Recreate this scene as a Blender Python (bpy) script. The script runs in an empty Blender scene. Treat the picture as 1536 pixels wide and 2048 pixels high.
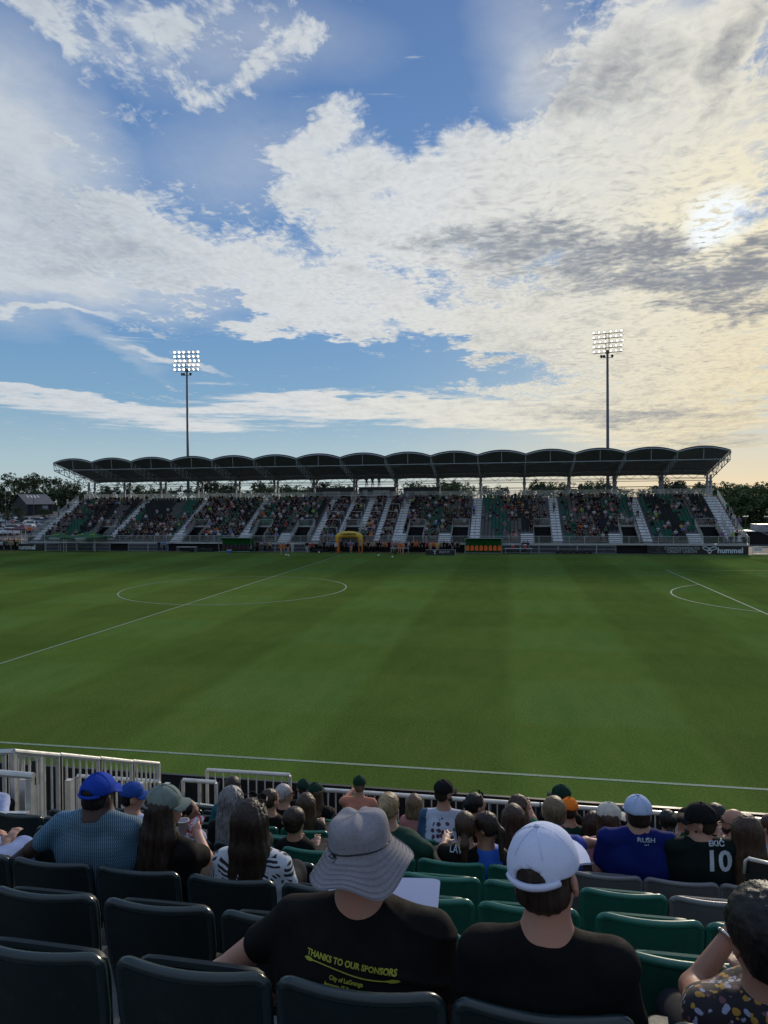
import bpy, bmesh, math, random
import numpy as np
from math import sin, cos, pi, radians, sqrt, atan2
from mathutils import Vector, Matrix
from mathutils.bvhtree import BVHTree
random.seed(7)
scene = bpy.context.scene
COL = scene.collection

# ------------------------------------------------------------------ camera
F, YAW, PIT, ROL, H = 1386.4, -0.178517, -0.0139876, -0.00711374, 7.0716
_f = np.array([sin(YAW)*cos(PIT), cos(YAW)*cos(PIT), sin(PIT)])
_r = np.array([cos(YAW), -sin(YAW), 0.0]); _u = np.cross(_r, _f)
CR, CU, CF = _r*cos(ROL)+_u*sin(ROL), -_r*sin(ROL)+_u*cos(ROL), _f
def at(x, y, Y=None, Z=None, X=None):
    """a point of the place, found from where the photograph shows it and one known coordinate"""
    d = CF+CR*(x-768)/F-CU*(y-1024)/F
    t = Y/d[1] if Y is not None else ((Z-H)/d[2] if Z is not None else X/d[0])
    return Vector((d[0]*t, d[1]*t, H+d[2]*t))
cam = bpy.data.cameras.new('camera'); camo = bpy.data.objects.new('camera', cam); COL.objects.link(camo)
cam.sensor_fit = 'VERTICAL'; cam.sensor_height = 36.0; cam.lens = F/2048*36
cam.clip_start = 0.05; cam.clip_end = 6000
camo.matrix_world = Matrix(((CR[0], CU[0], -CF[0], 0), (CR[1], CU[1], -CF[1], 0), (CR[2], CU[2], -CF[2], H), (0, 0, 0, 1)))
scene.camera = camo
scene.render.resolution_x, scene.render.resolution_y = 768, 1024
scene.view_settings.view_transform = 'Standard'; scene.view_settings.look = 'None'
scene.view_settings.exposure = 0.0; scene.view_settings.gamma = 1.0

# ------------------------------------------------------------------ node helper
class NT:
    def __init__(s, tree): s.t = tree; s.n = tree.nodes; s.l = tree.links
    def new(s, typ, **kw):
        n = s.n.new(typ)
        for k, v in kw.items(): setattr(n, k, v)
        return n
    def put(s, sock, v):
        if v is None: return
        if isinstance(v, bpy.types.NodeSocket): s.l.new(v, sock)
        else:
            if hasattr(sock, 'default_value') and not isinstance(v, (int, float)) and len(v) == 3 and len(sock.default_value) == 4: v = tuple(v)+(1,)
            sock.default_value = v
    def math(s, op, a, b=None, c=None, clamp=False):
        n = s.new('ShaderNodeMath', operation=op, use_clamp=clamp)
        for i, v in enumerate((a, b, c)): s.put(n.inputs[i], v)
        return n.outputs[0]
    def vm(s, op, a, b=None, sc=None):
        n = s.new('ShaderNodeVectorMath', operation=op)
        s.put(n.inputs[0], a); s.put(n.inputs[1], b)
        if sc is not None: s.put(n.inputs['Scale'], sc)
        return n.outputs['Value'] if op in ('LENGTH', 'DOT_PRODUCT', 'DISTANCE') else n.outputs[0]
    def comb(s, x, y, z=0.0):
        n = s.new('ShaderNodeCombineXYZ')
        for i, v in enumerate((x, y, z)): s.put(n.inputs[i], v)
        return n.outputs[0]
    def sep(s, v):
        n = s.new('ShaderNodeSeparateXYZ'); s.put(n.inputs[0], v); return n.outputs
    def mapr(s, v, a, b, c=0.0, d=1.0, kind='SMOOTHSTEP'):
        n = s.new('ShaderNodeMapRange', interpolation_type=kind)
        for i, q in enumerate((v, a, b, c, d)): s.put(n.inputs[i], q)
        return n.outputs[0]
    def mix(s, f, a, b, mode='MIX'):
        n = s.new('ShaderNodeMix', data_type='RGBA', blend_type=mode)
        s.put(n.inputs[0], f); s.put(n.inputs[6], a); s.put(n.inputs[7], b)
        return n.outputs[2]
    def noise(s, v, scale, detail=2.0, rough=0.5, dist=0.0, out=0, dims='3D'):
        n = s.new('ShaderNodeTexNoise', noise_dimensions=dims)
        s.put(n.inputs['Vector'], v); s.put(n.inputs['Scale'], scale); s.put(n.inputs['Detail'], detail)
        s.put(n.inputs['Roughness'], rough); s.put(n.inputs['Distortion'], dist)
        return n.outputs[out]
    def voro(s, v, scale, feature='F1', out='Distance', rnd=1.0, dims='3D'):
        n = s.new('ShaderNodeTexVoronoi', feature=feature, voronoi_dimensions=dims)
        s.put(n.inputs['Vector'], v); s.put(n.inputs['Scale'], scale); s.put(n.inputs['Randomness'], rnd)
        return n.outputs[out]
    def mapping(s, v, loc=(0, 0, 0), rot=(0, 0, 0), sc=(1, 1, 1), typ='POINT'):
        n = s.new('ShaderNodeMapping', vector_type=typ)
        s.put(n.inputs['Vector'], v); n.inputs['Location'].default_value = loc
        n.inputs['Rotation'].default_value = rot; n.inputs['Scale'].default_value = sc
        return n.outputs[0]
    def ramp(s, f, stops, mode='LINEAR'):
        n = s.new('ShaderNodeValToRGB'); cr = n.color_ramp; cr.interpolation = mode
        while len(cr.elements) < len(stops): cr.elements.new(0.5)
        for e, (p, c) in zip(cr.elements, stops): e.position = p; e.color = tuple(c)+(1,) if len(c) == 3 else c
        s.put(n.inputs[0], f); return n.outputs[0]
def s2l(*c):
    return tuple(((v/255)/12.92 if v/255 <= .04045 else ((v/255+.055)/1.055)**2.4) for v in c)

# ------------------------------------------------------------------ world: sky and clouds
SUN_AZ, SUN_EL = radians(15.64), radians(19.86)
def build_world():
    w = bpy.data.worlds.new('World'); scene.world = w; w.use_nodes = True
    w.node_tree.nodes.clear(); N = NT(w.node_tree)
    sky = N.new('ShaderNodeTexSky', sky_type='NISHITA', sun_disc=False, sun_elevation=SUN_EL, sun_rotation=SUN_AZ,
                air_density=1.0, dust_density=0.6, ozone_density=2.5)
    D = N.new('ShaderNodeTexCoord').outputs['Generated']
    x, y, z = N.sep(D)
    zc = N.math('MAXIMUM', z, 0.0)
    az = N.math('MULTIPLY', N.math('ARCTAN2', x, y), 57.2958)
    el = N.math('MULTIPLY', N.math('ARCSINE', z), 57.2958)
    # coordinates on the cloud sheet overhead, so clouds flatten towards the horizon
    q = N.math('DIVIDE', 1.0, N.math('ADD', zc, 0.055))
    P = N.comb(N.math('MULTIPLY', x, q), N.math('MULTIPLY', y, q), 0.0)
    AE = N.comb(az, el, 0.0)
    wv = N.vm('SUBTRACT', N.noise(P, 2.0, 4, .62, 0, out=1, dims='2D'), (0.5, 0.5, 0.5))
    amp = N.mapr(el, 2.0, 16.0, 0.0, 1.0, 'LINEAR')
    wx = N.vm('MULTIPLY', wv, N.comb(N.math('MULTIPLY_ADD', amp, 9.0, 6.0), N.math('MULTIPLY_ADD', amp, 9.0, 0.6), 0.0))
    AEw = N.vm('ADD', AE, wx)
    def blob(px, py, rx, ry, rot, wgt, inner=0.25, src=None):
        d = CF+CR*(px-768)/F-CU*(py-1024)/F; d = d/np.linalg.norm(d)
        a, e = math.degrees(atan2(d[0], d[1])), math.degrees(math.asin(d[2]))
        d2 = CF+CR*(px+10-768)/F-CU*(py-1024)/F; d2 = d2/np.linalg.norm(d2)
        sx = abs(math.degrees(atan2(d2[0], d2[1]))-a)/10
        d3 = CF+CR*(px-768)/F-CU*(py-10-1024)/F; d3 = d3/np.linalg.norm(d3)
        sy = abs(math.degrees(math.asin(d3[2]))-e)/10
        m = N.mapping(AEw if src is None else src, (a, e, 0), (0, 0, radians(rot)), (rx*sx, ry*sy, 1), 'TEXTURE')
        L = N.vm('LENGTH', m)
        return N.mapr(L, 1.0, inner, 0.0, wgt, 'LINEAR')
    def total(lst, src=None):
        t = None
        for b in lst:
            v = blob(*b, src=src); t = v if t is None else N.math('ADD', t, v)
        return t
    cover = total(SKY_COVER)
    gap = total(SKY_GAP)
    Pw = N.vm('ADD', P, N.vm('SCALE', wv, sc=.22))
    n1 = N.noise(P, 5.0, 5, .6, .0, dims='2D')                                        # billows
    n2 = N.noise(N.mapping(P, rot=(0, 0, .45), sc=(1.0, .38, 1)), 16.0, 5, .66, .0, dims='2D')     # streaks
    n4 = N.noise(Pw, 34.0, 3, .62, .0, dims='2D')                                     # small puffs
    vz = N.voro(N.mapping(Pw, rot=(0, 0, .3), sc=(.8, 1.15, 1)), 17.0, dims='2D')
    vz2 = N.voro(N.vm('ADD', P, N.vm('SCALE', wv, sc=.12)), 33.0, dims='2D')
    den = N.math('SUBTRACT', cover, gap)
    s1, s2, s4 = [N.math('SUBTRACT', k, .5) for k in (n1, n2, n4)]
    tex = N.math('ADD', N.math('MULTIPLY', s1, 1.9), N.math('MULTIPLY', s2, 1.3))
    tex0 = tex
    tex = N.math('ADD', tex, N.math('MULTIPLY', s4, 1.0))
    den = N.math('ADD', N.math('MINIMUM', den, 1.05), N.math('MULTIPLY', tex, N.mapr(el, 0, 9, .35, 1, 'LINEAR')))
    soft = total(SKY_SOFT, src=N.vm('ADD', AE, N.vm('SCALE', wx, sc=.35)))            # smooth veils
    soft = N.math('MULTIPLY', soft, N.mapr(n1, .2, .75, .72, 1.05))
    band = total(SKY_BAND, src=N.vm('ADD', AE, N.vm('MULTIPLY', wx, (.8, .5, 0))))      # low streaky bands
    n5 = N.noise(N.mapping(AE, rot=(0, 0, .06), sc=(.035, .55, 1)), 2.4, 6, .62, .0, dims='2D')
    band = N.mapr(N.math('ADD', band, N.math('MULTIPLY', N.math('SUBTRACT', n5, .5), 2.6)), .38, 1.0)
    veil = N.mapr(N.math('ADD', N.math('SUBTRACT', cover, gap), N.math('MULTIPLY', s1, 1.4)), 0.28, 1.15, 0.0, .93)
    A = N.math('MAXIMUM', N.mapr(den, 0.12, 1.0), veil)
    A = N.math('MAXIMUM', A, N.mapr(N.math('ADD', N.math('ADD', tex, N.math('MULTIPLY', s1, 3.0)), N.mapr(el, 36, 8, -.5, -1.6, 'LINEAR')), .1, 1.2, 0, .5))
    A = N.math('MAXIMUM', A, N.math('MAXIMUM', N.math('MINIMUM', soft, 0.97), band))
    # own colour of the clouds: bright where thin and facing the sun, grey where thick
    sund = (sin(SUN_AZ)*cos(SUN_EL), cos(SUN_AZ)*cos(SUN_EL), sin(SUN_EL))
    sdot = N.vm('DOT_PRODUCT', D, sund)
    glow = N.mapr(sdot, .55, 1.0, 0, 1, 'LINEAR')
    gray = total(SKY_GRAY)
    cell = N.mapr(vz, .08, .62); cell2 = N.mapr(vz2, .08, .62)
    nz = N.mapr(N.noise(N.mapping(Pw, rot=(0, 0, .3), sc=(.75, 1.2, 1)), 27.0, 3, .6, dims='2D'), .28, .72)
    tx2 = N.math('ADD', N.math('ADD', N.math('MULTIPLY', cell, .26), N.math('MULTIPLY', cell2, .12)), N.math('MULTIPLY', nz, .78))
    tx2 = N.math('MULTIPLY', tx2, N.mapr(el, 3, 12, .3, 1, 'LINEAR'))
    cellmask = total(SKY_CELL)
    shade = N.math('ADD', gray, N.math('MULTIPLY', N.math('MULTIPLY', N.math('SUBTRACT', .55, tx2), cellmask), .62))
    shade = N.math('ADD', shade, N.math('MULTIPLY', s1, 1.1))
    shade = N.math('ADD', shade, N.math('MULTIPLY', s2, .55))
    shade = N.math('SUBTRACT', shade, N.math('MULTIPLY', s4, .65))
    white = N.ramp(N.mapr(N.math('SUBTRACT', az, N.math('MULTIPLY', el, .8)), -55, 12, 0, 1, 'LINEAR'),
                   [(0, s2l(200, 208, 216)), (.45, s2l(220, 223, 224)), (.75, s2l(232, 228, 213)), (1, s2l(242, 228, 192))])
    grayc = N.ramp(N.mapr(az, -38, 16, 0, 1, 'LINEAR'), [(0, s2l(158, 170, 185)), (.6, s2l(150, 158, 168)), (1, s2l(140, 144, 152))])
    cc = N.mix(N.mapr(shade, -.25, 1.15), white, grayc)
    # sunlight coming through where the sheet is thin in front of the sun
    halo = total(SKY_HALO, src=N.vm('ADD', AE, N.vm('SCALE', wx, sc=.25)))
    core = total(SKY_CORE, src=N.vm('ADD', AE, N.vm('SCALE', wx, sc=.25)))
    thin = N.mapr(shade, .55, -.15)
    cc = N.mix(N.math('MULTIPLY', halo, thin), cc, s2l(252, 242, 208))
    brk = N.mapr(N.math('SUBTRACT', N.math('MULTIPLY', s4, 1.2), N.math('MULTIPLY', N.math('SUBTRACT', .5, tx2), 1.1)), -.32, .12)
    cc = N.mix(N.math('MULTIPLY', N.math('MINIMUM', core, 1.0), brk), cc, (.93, .98, 1.0))
    # clear air: the physical sky, pulled to the exposure of the picture
    base = N.vm('MULTIPLY', sky.outputs[0], (SKY_K, SKY_K*1.0, SKY_K*1.0))
    blue = N.ramp(N.mapr(el, 0, 36, 0, 1, 'LINEAR'),
                  [(0, s2l(190, 206, 208)), (.10, s2l(170, 196, 208)), (.22, s2l(128, 170, 203)), (.42, s2l(106, 152, 202)), (.7, s2l(100, 142, 196)), (1, s2l(92, 128, 182))])
    warm = N.ramp(N.mapr(el, 0, 15, 0, 1, 'LINEAR'), [(0, s2l(222, 204, 172)), (.25, s2l(204, 202, 190)), (.6, s2l(165, 186, 200)), (1, s2l(130, 160, 195))])
    blue = N.mix(N.math('MULTIPLY', N.mapr(az, -14, 16), N.mapr(el, 22, 6)), blue, warm)
    clear = N.mix(0.86, base, blue)
    colr = N.mix(A, clear, cc)
    dim = N.mapr(el, -3.0, -0.5, .18, 1.0)
    # unseen sky: a little darker behind the viewer, brightened overhead to light the near stand
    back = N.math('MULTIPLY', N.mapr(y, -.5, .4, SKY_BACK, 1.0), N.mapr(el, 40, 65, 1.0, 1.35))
    # overhead and behind, unseen sky mixed to an even pale tone for neutral fill
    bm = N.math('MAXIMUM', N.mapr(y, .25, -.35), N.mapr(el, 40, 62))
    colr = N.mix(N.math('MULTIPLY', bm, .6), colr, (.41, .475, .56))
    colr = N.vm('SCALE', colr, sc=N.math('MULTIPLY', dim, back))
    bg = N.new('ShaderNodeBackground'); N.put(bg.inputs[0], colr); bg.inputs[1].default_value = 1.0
    out = N.new('ShaderNodeOutputWorld'); N.l.new(bg.outputs[0], out.inputs[0])
    w.cycles.sampling_method = 'NONE'
    scene.cycles.max_bounces = 4; scene.cycles.diffuse_bounces = 2; scene.cycles.glossy_bounces = 2; scene.cycles.transmission_bounces = 3; scene.cycles.transparent_max_bounces = 12
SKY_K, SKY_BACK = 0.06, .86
# (x, y, rx, ry, rotation, weight) as seen in the photograph's part of the sky, kept as directions
SKY_COVER = [
 (1150, 330, 620, 250, 14, 1.15), (820, 420, 620, 190, 6, 1.0), (1350, 500, 420, 330, 0, 1.1), (1300, 60, 330, 260, 30, 1.0),
 (1300, 700, 460, 200, 10, .9), (560, 590, 520, 95, -10, .9), (250, 470, 420, 230, -20, .8), (700, 270, 150, 90, 35, .8), (620, 330, 120, 90, 0, .35),
 (250, 110, 190, 150, -40, .85), (60, 40, 190, 110, -35, .8), (480, 160, 260, 60, 24, .62), (420, 40, 300, 80, 0, .55), (1050, 640, 330, 110, -10, .75),
 (640, 640, 260, 55, -14, .7), (620, 110, 120, 60, 20, .35), (1420, 790, 300, 100, 5, .55), (430, 240, 160, 60, 20, .3), (960, 780, 260, 26, -4, .55), (880, 640, 220, 60, -12, .45), (1010, 690, 210, 45, -14, .5), (560, 640, 200, 30, -10, .3)]
SKY_GAP = [
 (870, 110, 230, 230, 20, .9), (420, 350, 300, 120, 12, .35), (300, 320, 200, 110, -20, .35), (560, 250, 170, 60, 20, .35), (120, 240, 150, 60, -40, .3),
 (640, 720, 520, 80, -6, .45), (900, 720, 250, 50, -10, .3), (740, 640, 60, 20, 0, .3), (1350, 260, 60, 130, -35, .25), (80, 700, 400, 90, 0, .6)]
SKY_SOFT = [(-40, 360, 400, 330, -25, 1.45, .3), (160, 560, 420, 70, -8, .8, .2), (480, 560, 300, 90, -5, .5, .2), (1180, 180, 200, 160, 0, .7, .2), (1410, 120, 110, 180, -30, .5, .2), (100, 30, 200, 150, 0, .25, .2),
 (1060, 90, 130, 220, 10, .5, .1), (480, 330, 330, 120, 10, .42, .1), (560, 80, 300, 120, 0, .35, .1), (90, 622, 170, 8, 4, 1.0, .3), (230, 690, 150, 22, -28, .38, .2), (345, 724, 130, 7, -11, 1.0, .3), (360, 120, 260, 150, 0, .3, .2)]
SKY_BAND = [(80, 786, 300, 20, -5, .85), (250, 830, 520, 42, -3, .95), (850, 825, 560, 52, -3, 1.1), (1350, 850, 420, 80, -2, .95), (700, 806, 260, 20, -3, .6), (1300, 790, 400, 60, 0, .5)]
SKY_GRAY = [(1230, 530, 390, 85, -10, .72), (1440, 580, 200, 80, -8, .68), (980, 480, 260, 60, -5, .5), (1400, 640, 120, 40, -20, .4), (1180, 150, 160, 120, 0, .5), (120, 420, 300, 90, -15, .35),
 (1420, 100, 70, 170, -32, .5), (260, 530, 300, 50, -8, .3), (1080, 700, 220, 60, -10, .3), (1250, 830, 300, 30, -4, .5), (1450, 880, 200, 30, 0, .4)]
SKY_CELL = [(1350, 450, 420, 260, 0, 1.0), (1350, 720, 420, 200, 5, .9), (1000, 380, 380, 200, 10, .5), (900, 500, 400, 100, 0, .6), (400, 170, 300, 150, 0, .3)]
SKY_HALO = [(1420, 460, 250, 190, 20, .6), (1500, 480, 110, 60, 30, .4)]
SKY_CORE = [(1440, 430, 95, 75, 10, 1.3), (1410, 480, 60, 30, 10, .6)]
build_world()

# ------------------------------------------------------------------ sun, veiled by thin cloud
sl = bpy.data.lights.new('sun', 'SUN'); sl.energy = 2.6; sl.angle = radians(7); sl.color = (1.0, .87, .68)
so = bpy.data.objects.new('sun', sl); COL.objects.link(so)
so.location = (40, 150, 60)
so.rotation_euler = Vector((-sin(SUN_AZ)*cos(SUN_EL), -cos(SUN_AZ)*cos(SUN_EL), -sin(SUN_EL))).to_track_quat('-Z', 'Y').to_euler()
# ------------------------------------------------------------------ mesh helpers
class MB:
    """collects shapes and links them as ONE mesh object"""
    def __init__(s): s.v = []; s.f = []; s.m = []; s.cur = 0
    def add(s, vs, fs, m=None):
        o = len(s.v); s.v += [tuple(v) for v in vs]
        s.f += [tuple(i+o for i in f) for f in fs]; s.m += [s.cur if m is None else m]*len(fs); return s
    def box(s, x0, x1, y0, y1, z0, z1, m=None):
        return s.add([(x0,y0,z0),(x1,y0,z0),(x1,y1,z0),(x0,y1,z0),(x0,y0,z1),(x1,y0,z1),(x1,y1,z1),(x0,y1,z1)],
                     [(0,3,2,1),(4,5,6,7),(0,1,5,4),(1,2,6,5),(2,3,7,6),(3,0,4,7)], m)
    def bar(s, a, b, w, h=None, m=None, n=4):
        """straight bar between two points; n=4 square, more = round"""
        a, b = Vector(a), Vector(b); d = b-a
        if d.length < 1e-6: return s
        h = w if h is None else h
        d.normalize(); up = Vector((0, 0, 1)) if abs(d.z) < .95 else Vector((0, 1, 0))
        r = d.cross(up).normalized(); u = r.cross(d)
        k = n; off = pi/4 if n == 4 else 0; q = sqrt(2) if n == 4 else 1
        vs = [p+r*(cos(off+2*pi*i/k)*w/2*q)+u*(sin(off+2*pi*i/k)*h/2*q) for p in (a, b) for i in range(k)]
        fs = [(i, (i+1) % k, k+(i+1) % k, k+i) for i in range(k)]+[tuple(range(k))[::-1], tuple(range(k, 2*k))]
        return s.add(vs, fs, m)
    def tube(s, pts, r, n=8, m=None, taper=None):
        pts = [Vector(p) for p in pts]; vs = []; fs = []
        for i, p in enumerate(pts):
            d = (pts[min(i+1, len(pts)-1)]-pts[max(i-1, 0)]).normalized()
            up = Vector((0, 0, 1)) if abs(d.z) < .9 else Vector((0, 1, 0))
            a = d.cross(up).normalized(); b = a.cross(d)
            rr = r if taper is None else r*(1+(taper-1)*i/(len(pts)-1))
            vs += [p+a*cos(2*pi*k/n)*rr+b*sin(2*pi*k/n)*rr for k in range(n)]
        for i in range(len(pts)-1):
            fs += [(i*n+k, i*n+(k+1) % n, (i+1)*n+(k+1) % n, (i+1)*n+k) for k in range(n)]
        fs += [tuple(range(n))[::-1], tuple(range(len(vs)-n, len(vs)))]
        return s.add(vs, fs, m)
    def lathe(s, prof, n=16, c=(0, 0, 0), m=None, caps=True):
        vs = [(c[0]+r*cos(2*pi*k/n), c[1]+r*sin(2*pi*k/n), c[2]+z) for r, z in prof for k in range(n)]
        fs = [(i*n+k, i*n+(k+1) % n, (i+1)*n+(k+1) % n, (i+1)*n+k) for i in range(len(prof)-1) for k in range(n)]
        if caps: fs += [tuple(range(n))[::-1], tuple(range(len(vs)-n, len(vs)))]
        return s.add(vs, fs, m)
    def grid(s, P, m=None, closed=False):
        """P: rows of points"""
        R, C = len(P), len(P[0])
        return s.add([p for r in P for p in r],
                     [(i*C+j, i*C+(j+1) % C, (i+1)*C+(j+1) % C, (i+1)*C+j) for i in range(R-1) for j in range(C if closed else C-1)], m)
    def build(s, name, mats, parent=None, smooth=False, loc=None):
        me = bpy.data.meshes.new(name); me.from_pydata(s.v, [], s.f)
        mats = mats if isinstance(mats, (list, tuple)) else [mats]
        for q in mats: me.materials.append(q)
        if len(mats) > 1: me.polygons.foreach_set('material_index', s.m)
        if smooth: me.polygons.foreach_set('use_smooth', [True]*len(s.f))
        me.update()
        return link(name, me, parent, loc)
def link(name, me, parent=None, loc=None):
    o = bpy.data.objects.new(name, me); COL.objects.link(o)
    if parent is not None: o.parent = parent
    if loc is not None: o.location = loc
    return o
def tag(o, label=None, cat=None, group=None, kind=None):
    if label: o['label'] = label
    if cat: o['category'] = cat
    if group: o['group'] = group
    if kind: o['kind'] = kind
    return o
def thing(name, label, cat, loc=(0, 0, 0), rz=0.0, group=None):
    o = bpy.data.objects.new(name, None); COL.objects.link(o); o.location = loc; o.rotation_euler = (0, 0, rz)
    o.empty_display_size = .2
    return tag(o, label, cat, group)
def copy_tree(o, parent=None):
    c = o.copy(); COL.objects.link(c)
    if parent is not None: c.parent = parent
    for ch in list(o.children): copy_tree(ch, c)
    return c
def smooth_by_angle(o, deg=40):
    o.data.polygons.foreach_set('use_smooth', [True]*len(o.data.polygons))
    o.data.set_sharp_from_angle(angle=radians(deg)) if hasattr(o.data, 'set_sharp_from_angle') else None

# ------------------------------------------------------------------ materials
MATS = {}
def mat(name, col=(.5, .5, .5), rough=.6, metal=0.0, var=.12, vs=8.0, bump=0.0, bs=60.0, emit=None, spec=None, build=None, coat=None, dust=0):
    if name in MATS: return MATS[name]
    m = bpy.data.materials.new(name); m.use_nodes = True; MATS[name] = m
    N = NT(m.node_tree); b = N.n['Principled BSDF']
    tc = N.new('ShaderNodeTexCoord').outputs['Object']
    if build is not None:
        build(N, b, tc); return m
    if emit:
        b.inputs['Emission Color'].default_value = tuple(col)+(1,); b.inputs['Emission Strength'].default_value = emit
    n = N.noise(tc, vs, 4, .6)
    k = N.mapr(n, .25, .75, 1-var, 1+var, 'LINEAR')
    N.put(b.inputs['Base Color'], N.mix(N.mapr(N.noise(tc, 14, 6, .75), .52, .75, 0, dust), N.vm('SCALE', tuple(col), sc=k), (.10, .095, .085)) if dust else N.vm('SCALE', tuple(col), sc=k))
    N.put(b.inputs['Roughness'], N.mapr(N.noise(tc, vs*2.3, 3), .3, .7, max(rough-.08, .02), min(rough+.08, 1), 'LINEAR'))
    b.inputs['Metallic'].default_value = metal
    if spec is not None: b.inputs['Specular IOR Level'].default_value = spec
    if bump:
        bn = N.new('ShaderNodeBump'); bn.inputs['Strength'].default_value = bump; bn.inputs['Distance'].default_value = .01
        N.put(bn.inputs['Height'], N.noise(tc, bs, 4, .6)); N.l.new(bn.outputs[0], b.inputs['Normal'])
    return m
ALU = mat('aluminium', (.48, .50, .52), .38, .85, .15, 3.0)
ALUD = mat('aluminium_decking', (.40, .42, .44), .5, .35, .12, 2.0)
TERR = mat('terrace_metal', (.16, .17, .19), .6, .3, .15, 2.0)
STEEL = mat('galvanised_steel', (.36, .39, .44), .55, .2, .15, 2.0)
STEELD = mat('dark_steel', (.05, .055, .065), .6, .3, .15, 2.0)
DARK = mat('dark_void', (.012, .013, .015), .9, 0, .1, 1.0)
BLACKP = mat('black_board', (.012, .012, .014), .5, 0, .15, 1.5)
WHITEP = mat('white_paint', (.62, .64, .66), .5, 0, .08, 3)
PLG = mat('green_seat_plastic', (.008, .105, .075), .42, 0, .18, 6, spec=.35, bump=.12, bs=350, dust=.16)
PLB = mat('black_seat_plastic', (.009, .018, .020), .5, 0, .2, 6, spec=.3, bump=.12, bs=350, dust=.10)
PLY = mat('grey_seat_plastic', (.112, .114, .118), .45, 0, .15, 6, spec=.35, bump=.12, bs=350, dust=.14)
def lettering(text, size, material, parent, loc=(0, 0, 0), rot=(0, 0, 0), ext=.0, bold=0.0, name='lettering', align='CENTER', sx=1.0, shear=0.0):
    cu = bpy.data.curves.new(name, 'FONT'); cu.body = text; cu.size = size; cu.align_x = align; cu.align_y = 'CENTER'
    cu.extrude = ext; cu.offset = bold; cu.resolution_u = 3; cu.shear = shear
    o = bpy.data.objects.new(name, cu); COL.objects.link(o)
    dg = bpy.context.evaluated_depsgraph_get()
    me = bpy.data.meshes.new_from_object(o.evaluated_get(dg)); bpy.data.objects.remove(o)
    me.materials.clear(); me.materials.append(material)
    me.transform(Matrix.Diagonal((sx, 1, 1, 1)))
    ob = link(name, me, parent, loc); ob.rotation_euler = rot
    return ob

# ------------------------------------------------------------------ ground and pitch
YN, W_, X0, HALF = 18.183, 72.27, -22.345, 54.5
YF = YN+W_; YC = YN+W_/2
def gh(x, y):
    t = max(0.0, min(1.0, (y-128)/85.0)); return 4.6*t*t*(3-2*t)
def m_ground(N, b, tc):
    g = N.ramp(N.noise(tc, .02, 5, .6), [(.3, (.030, .062, .014)), (.7, (.055, .095, .022))])
    g = N.mix(N.mapr(N.noise(tc, .6, 6, .7), .3, .7), g, N.vm('SCALE', g, sc=1.5))
    N.put(b.inputs['Base Color'], g); b.inputs['Roughness'].default_value = .9
    b.inputs['Specular IOR Level'].default_value = .1
def ground():
    P = []
    ys = [-40, 10, 14, 92, 118]+[118+i*6 for i in range(1, 20)]+[300, 500, 900, 2500]
    xs = [-2500, -900, -400]+[-300+i*30 for i in range(1, 19)]+[400, 900, 2500]
    for y in ys: P.append([(x, y, gh(x, y)-.03) for x in xs])
    m = MB(); m.grid(P); tag(m.build('ground', mat('rough_grass', build=m_ground), smooth=True), kind='structure')
def m_pitch(N, b, tc):
    x, y, z = N.sep(tc)
    # mown bands: two directions, the roller leaves one lighter than the other
    wob = N.math('MULTIPLY', N.math('SUBTRACT', N.noise(tc, .12, 3), .5), .7)
    sx = N.math('SINE', N.math('MULTIPLY', N.math('ADD', x, wob), pi/5.6))
    sy = N.math('SINE', N.math('MULTIPLY', N.math('ADD', y, wob), pi/5.6))
    band = N.math('ADD', N.mapr(sx, -.25, .25, -.5, .5), N.math('MULTIPLY', N.mapr(sy, -.25, .25, -.5, .5), .4))
    big = N.noise(tc, .05, 5, .6); mid = N.noise(N.mapping(tc, sc=(1, .35, 1)), .9, 5, .65); fine = N.noise(tc, 14, 4, .75); fine2 = N.noise(tc, 55, 2, .7)
    col = N.ramp(N.math('ADD', N.math('MULTIPLY', big, .5), N.math('MULTIPLY', mid, .5)),
                 [(.28, (.064, .110, .022)), (.5, (.086, .137, .029)), (.72, (.116, .158, .037))])
    k = N.math('ADD', 1.0, N.math('MULTIPLY', band, .18))
    k = N.math('MULTIPLY', k, N.mapr(fine, .25, .75, .60, 1.40, 'LINEAR'))
    k = N.math('MULTIPLY', k, N.mapr(fine2, .25, .75, .7, 1.3, 'LINEAR'))
    col = N.vm('SCALE', col, sc=k)
    col = N.mix(N.mapr(band, .2, 1.0, 0, .35), col, N.vm('MULTIPLY', col, (.8, 1.0, 1.5)))
    dry = N.mapr(N.noise(tc, .35, 5, .7), .56, .74, 0, .4)
    col = N.mix(dry, col, N.vm('MULTIPLY', col, (1.35, 1.0, .8)))
    N.put(b.inputs['Base Color'], col); b.inputs['Roughness'].default_value = .85
    b.inputs['Specular IOR Level'].default_value = .0
    bn = N.new('ShaderNodeBump'); bn.inputs['Strength'].default_value = .7; bn.inputs['Distance'].default_value = .03
    N.put(bn.inputs['Height'], N.math('ADD', fine, N.math('MULTIPLY', mid, .5))); N.l.new(bn.outputs[0], b.inputs['Normal'])
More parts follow.
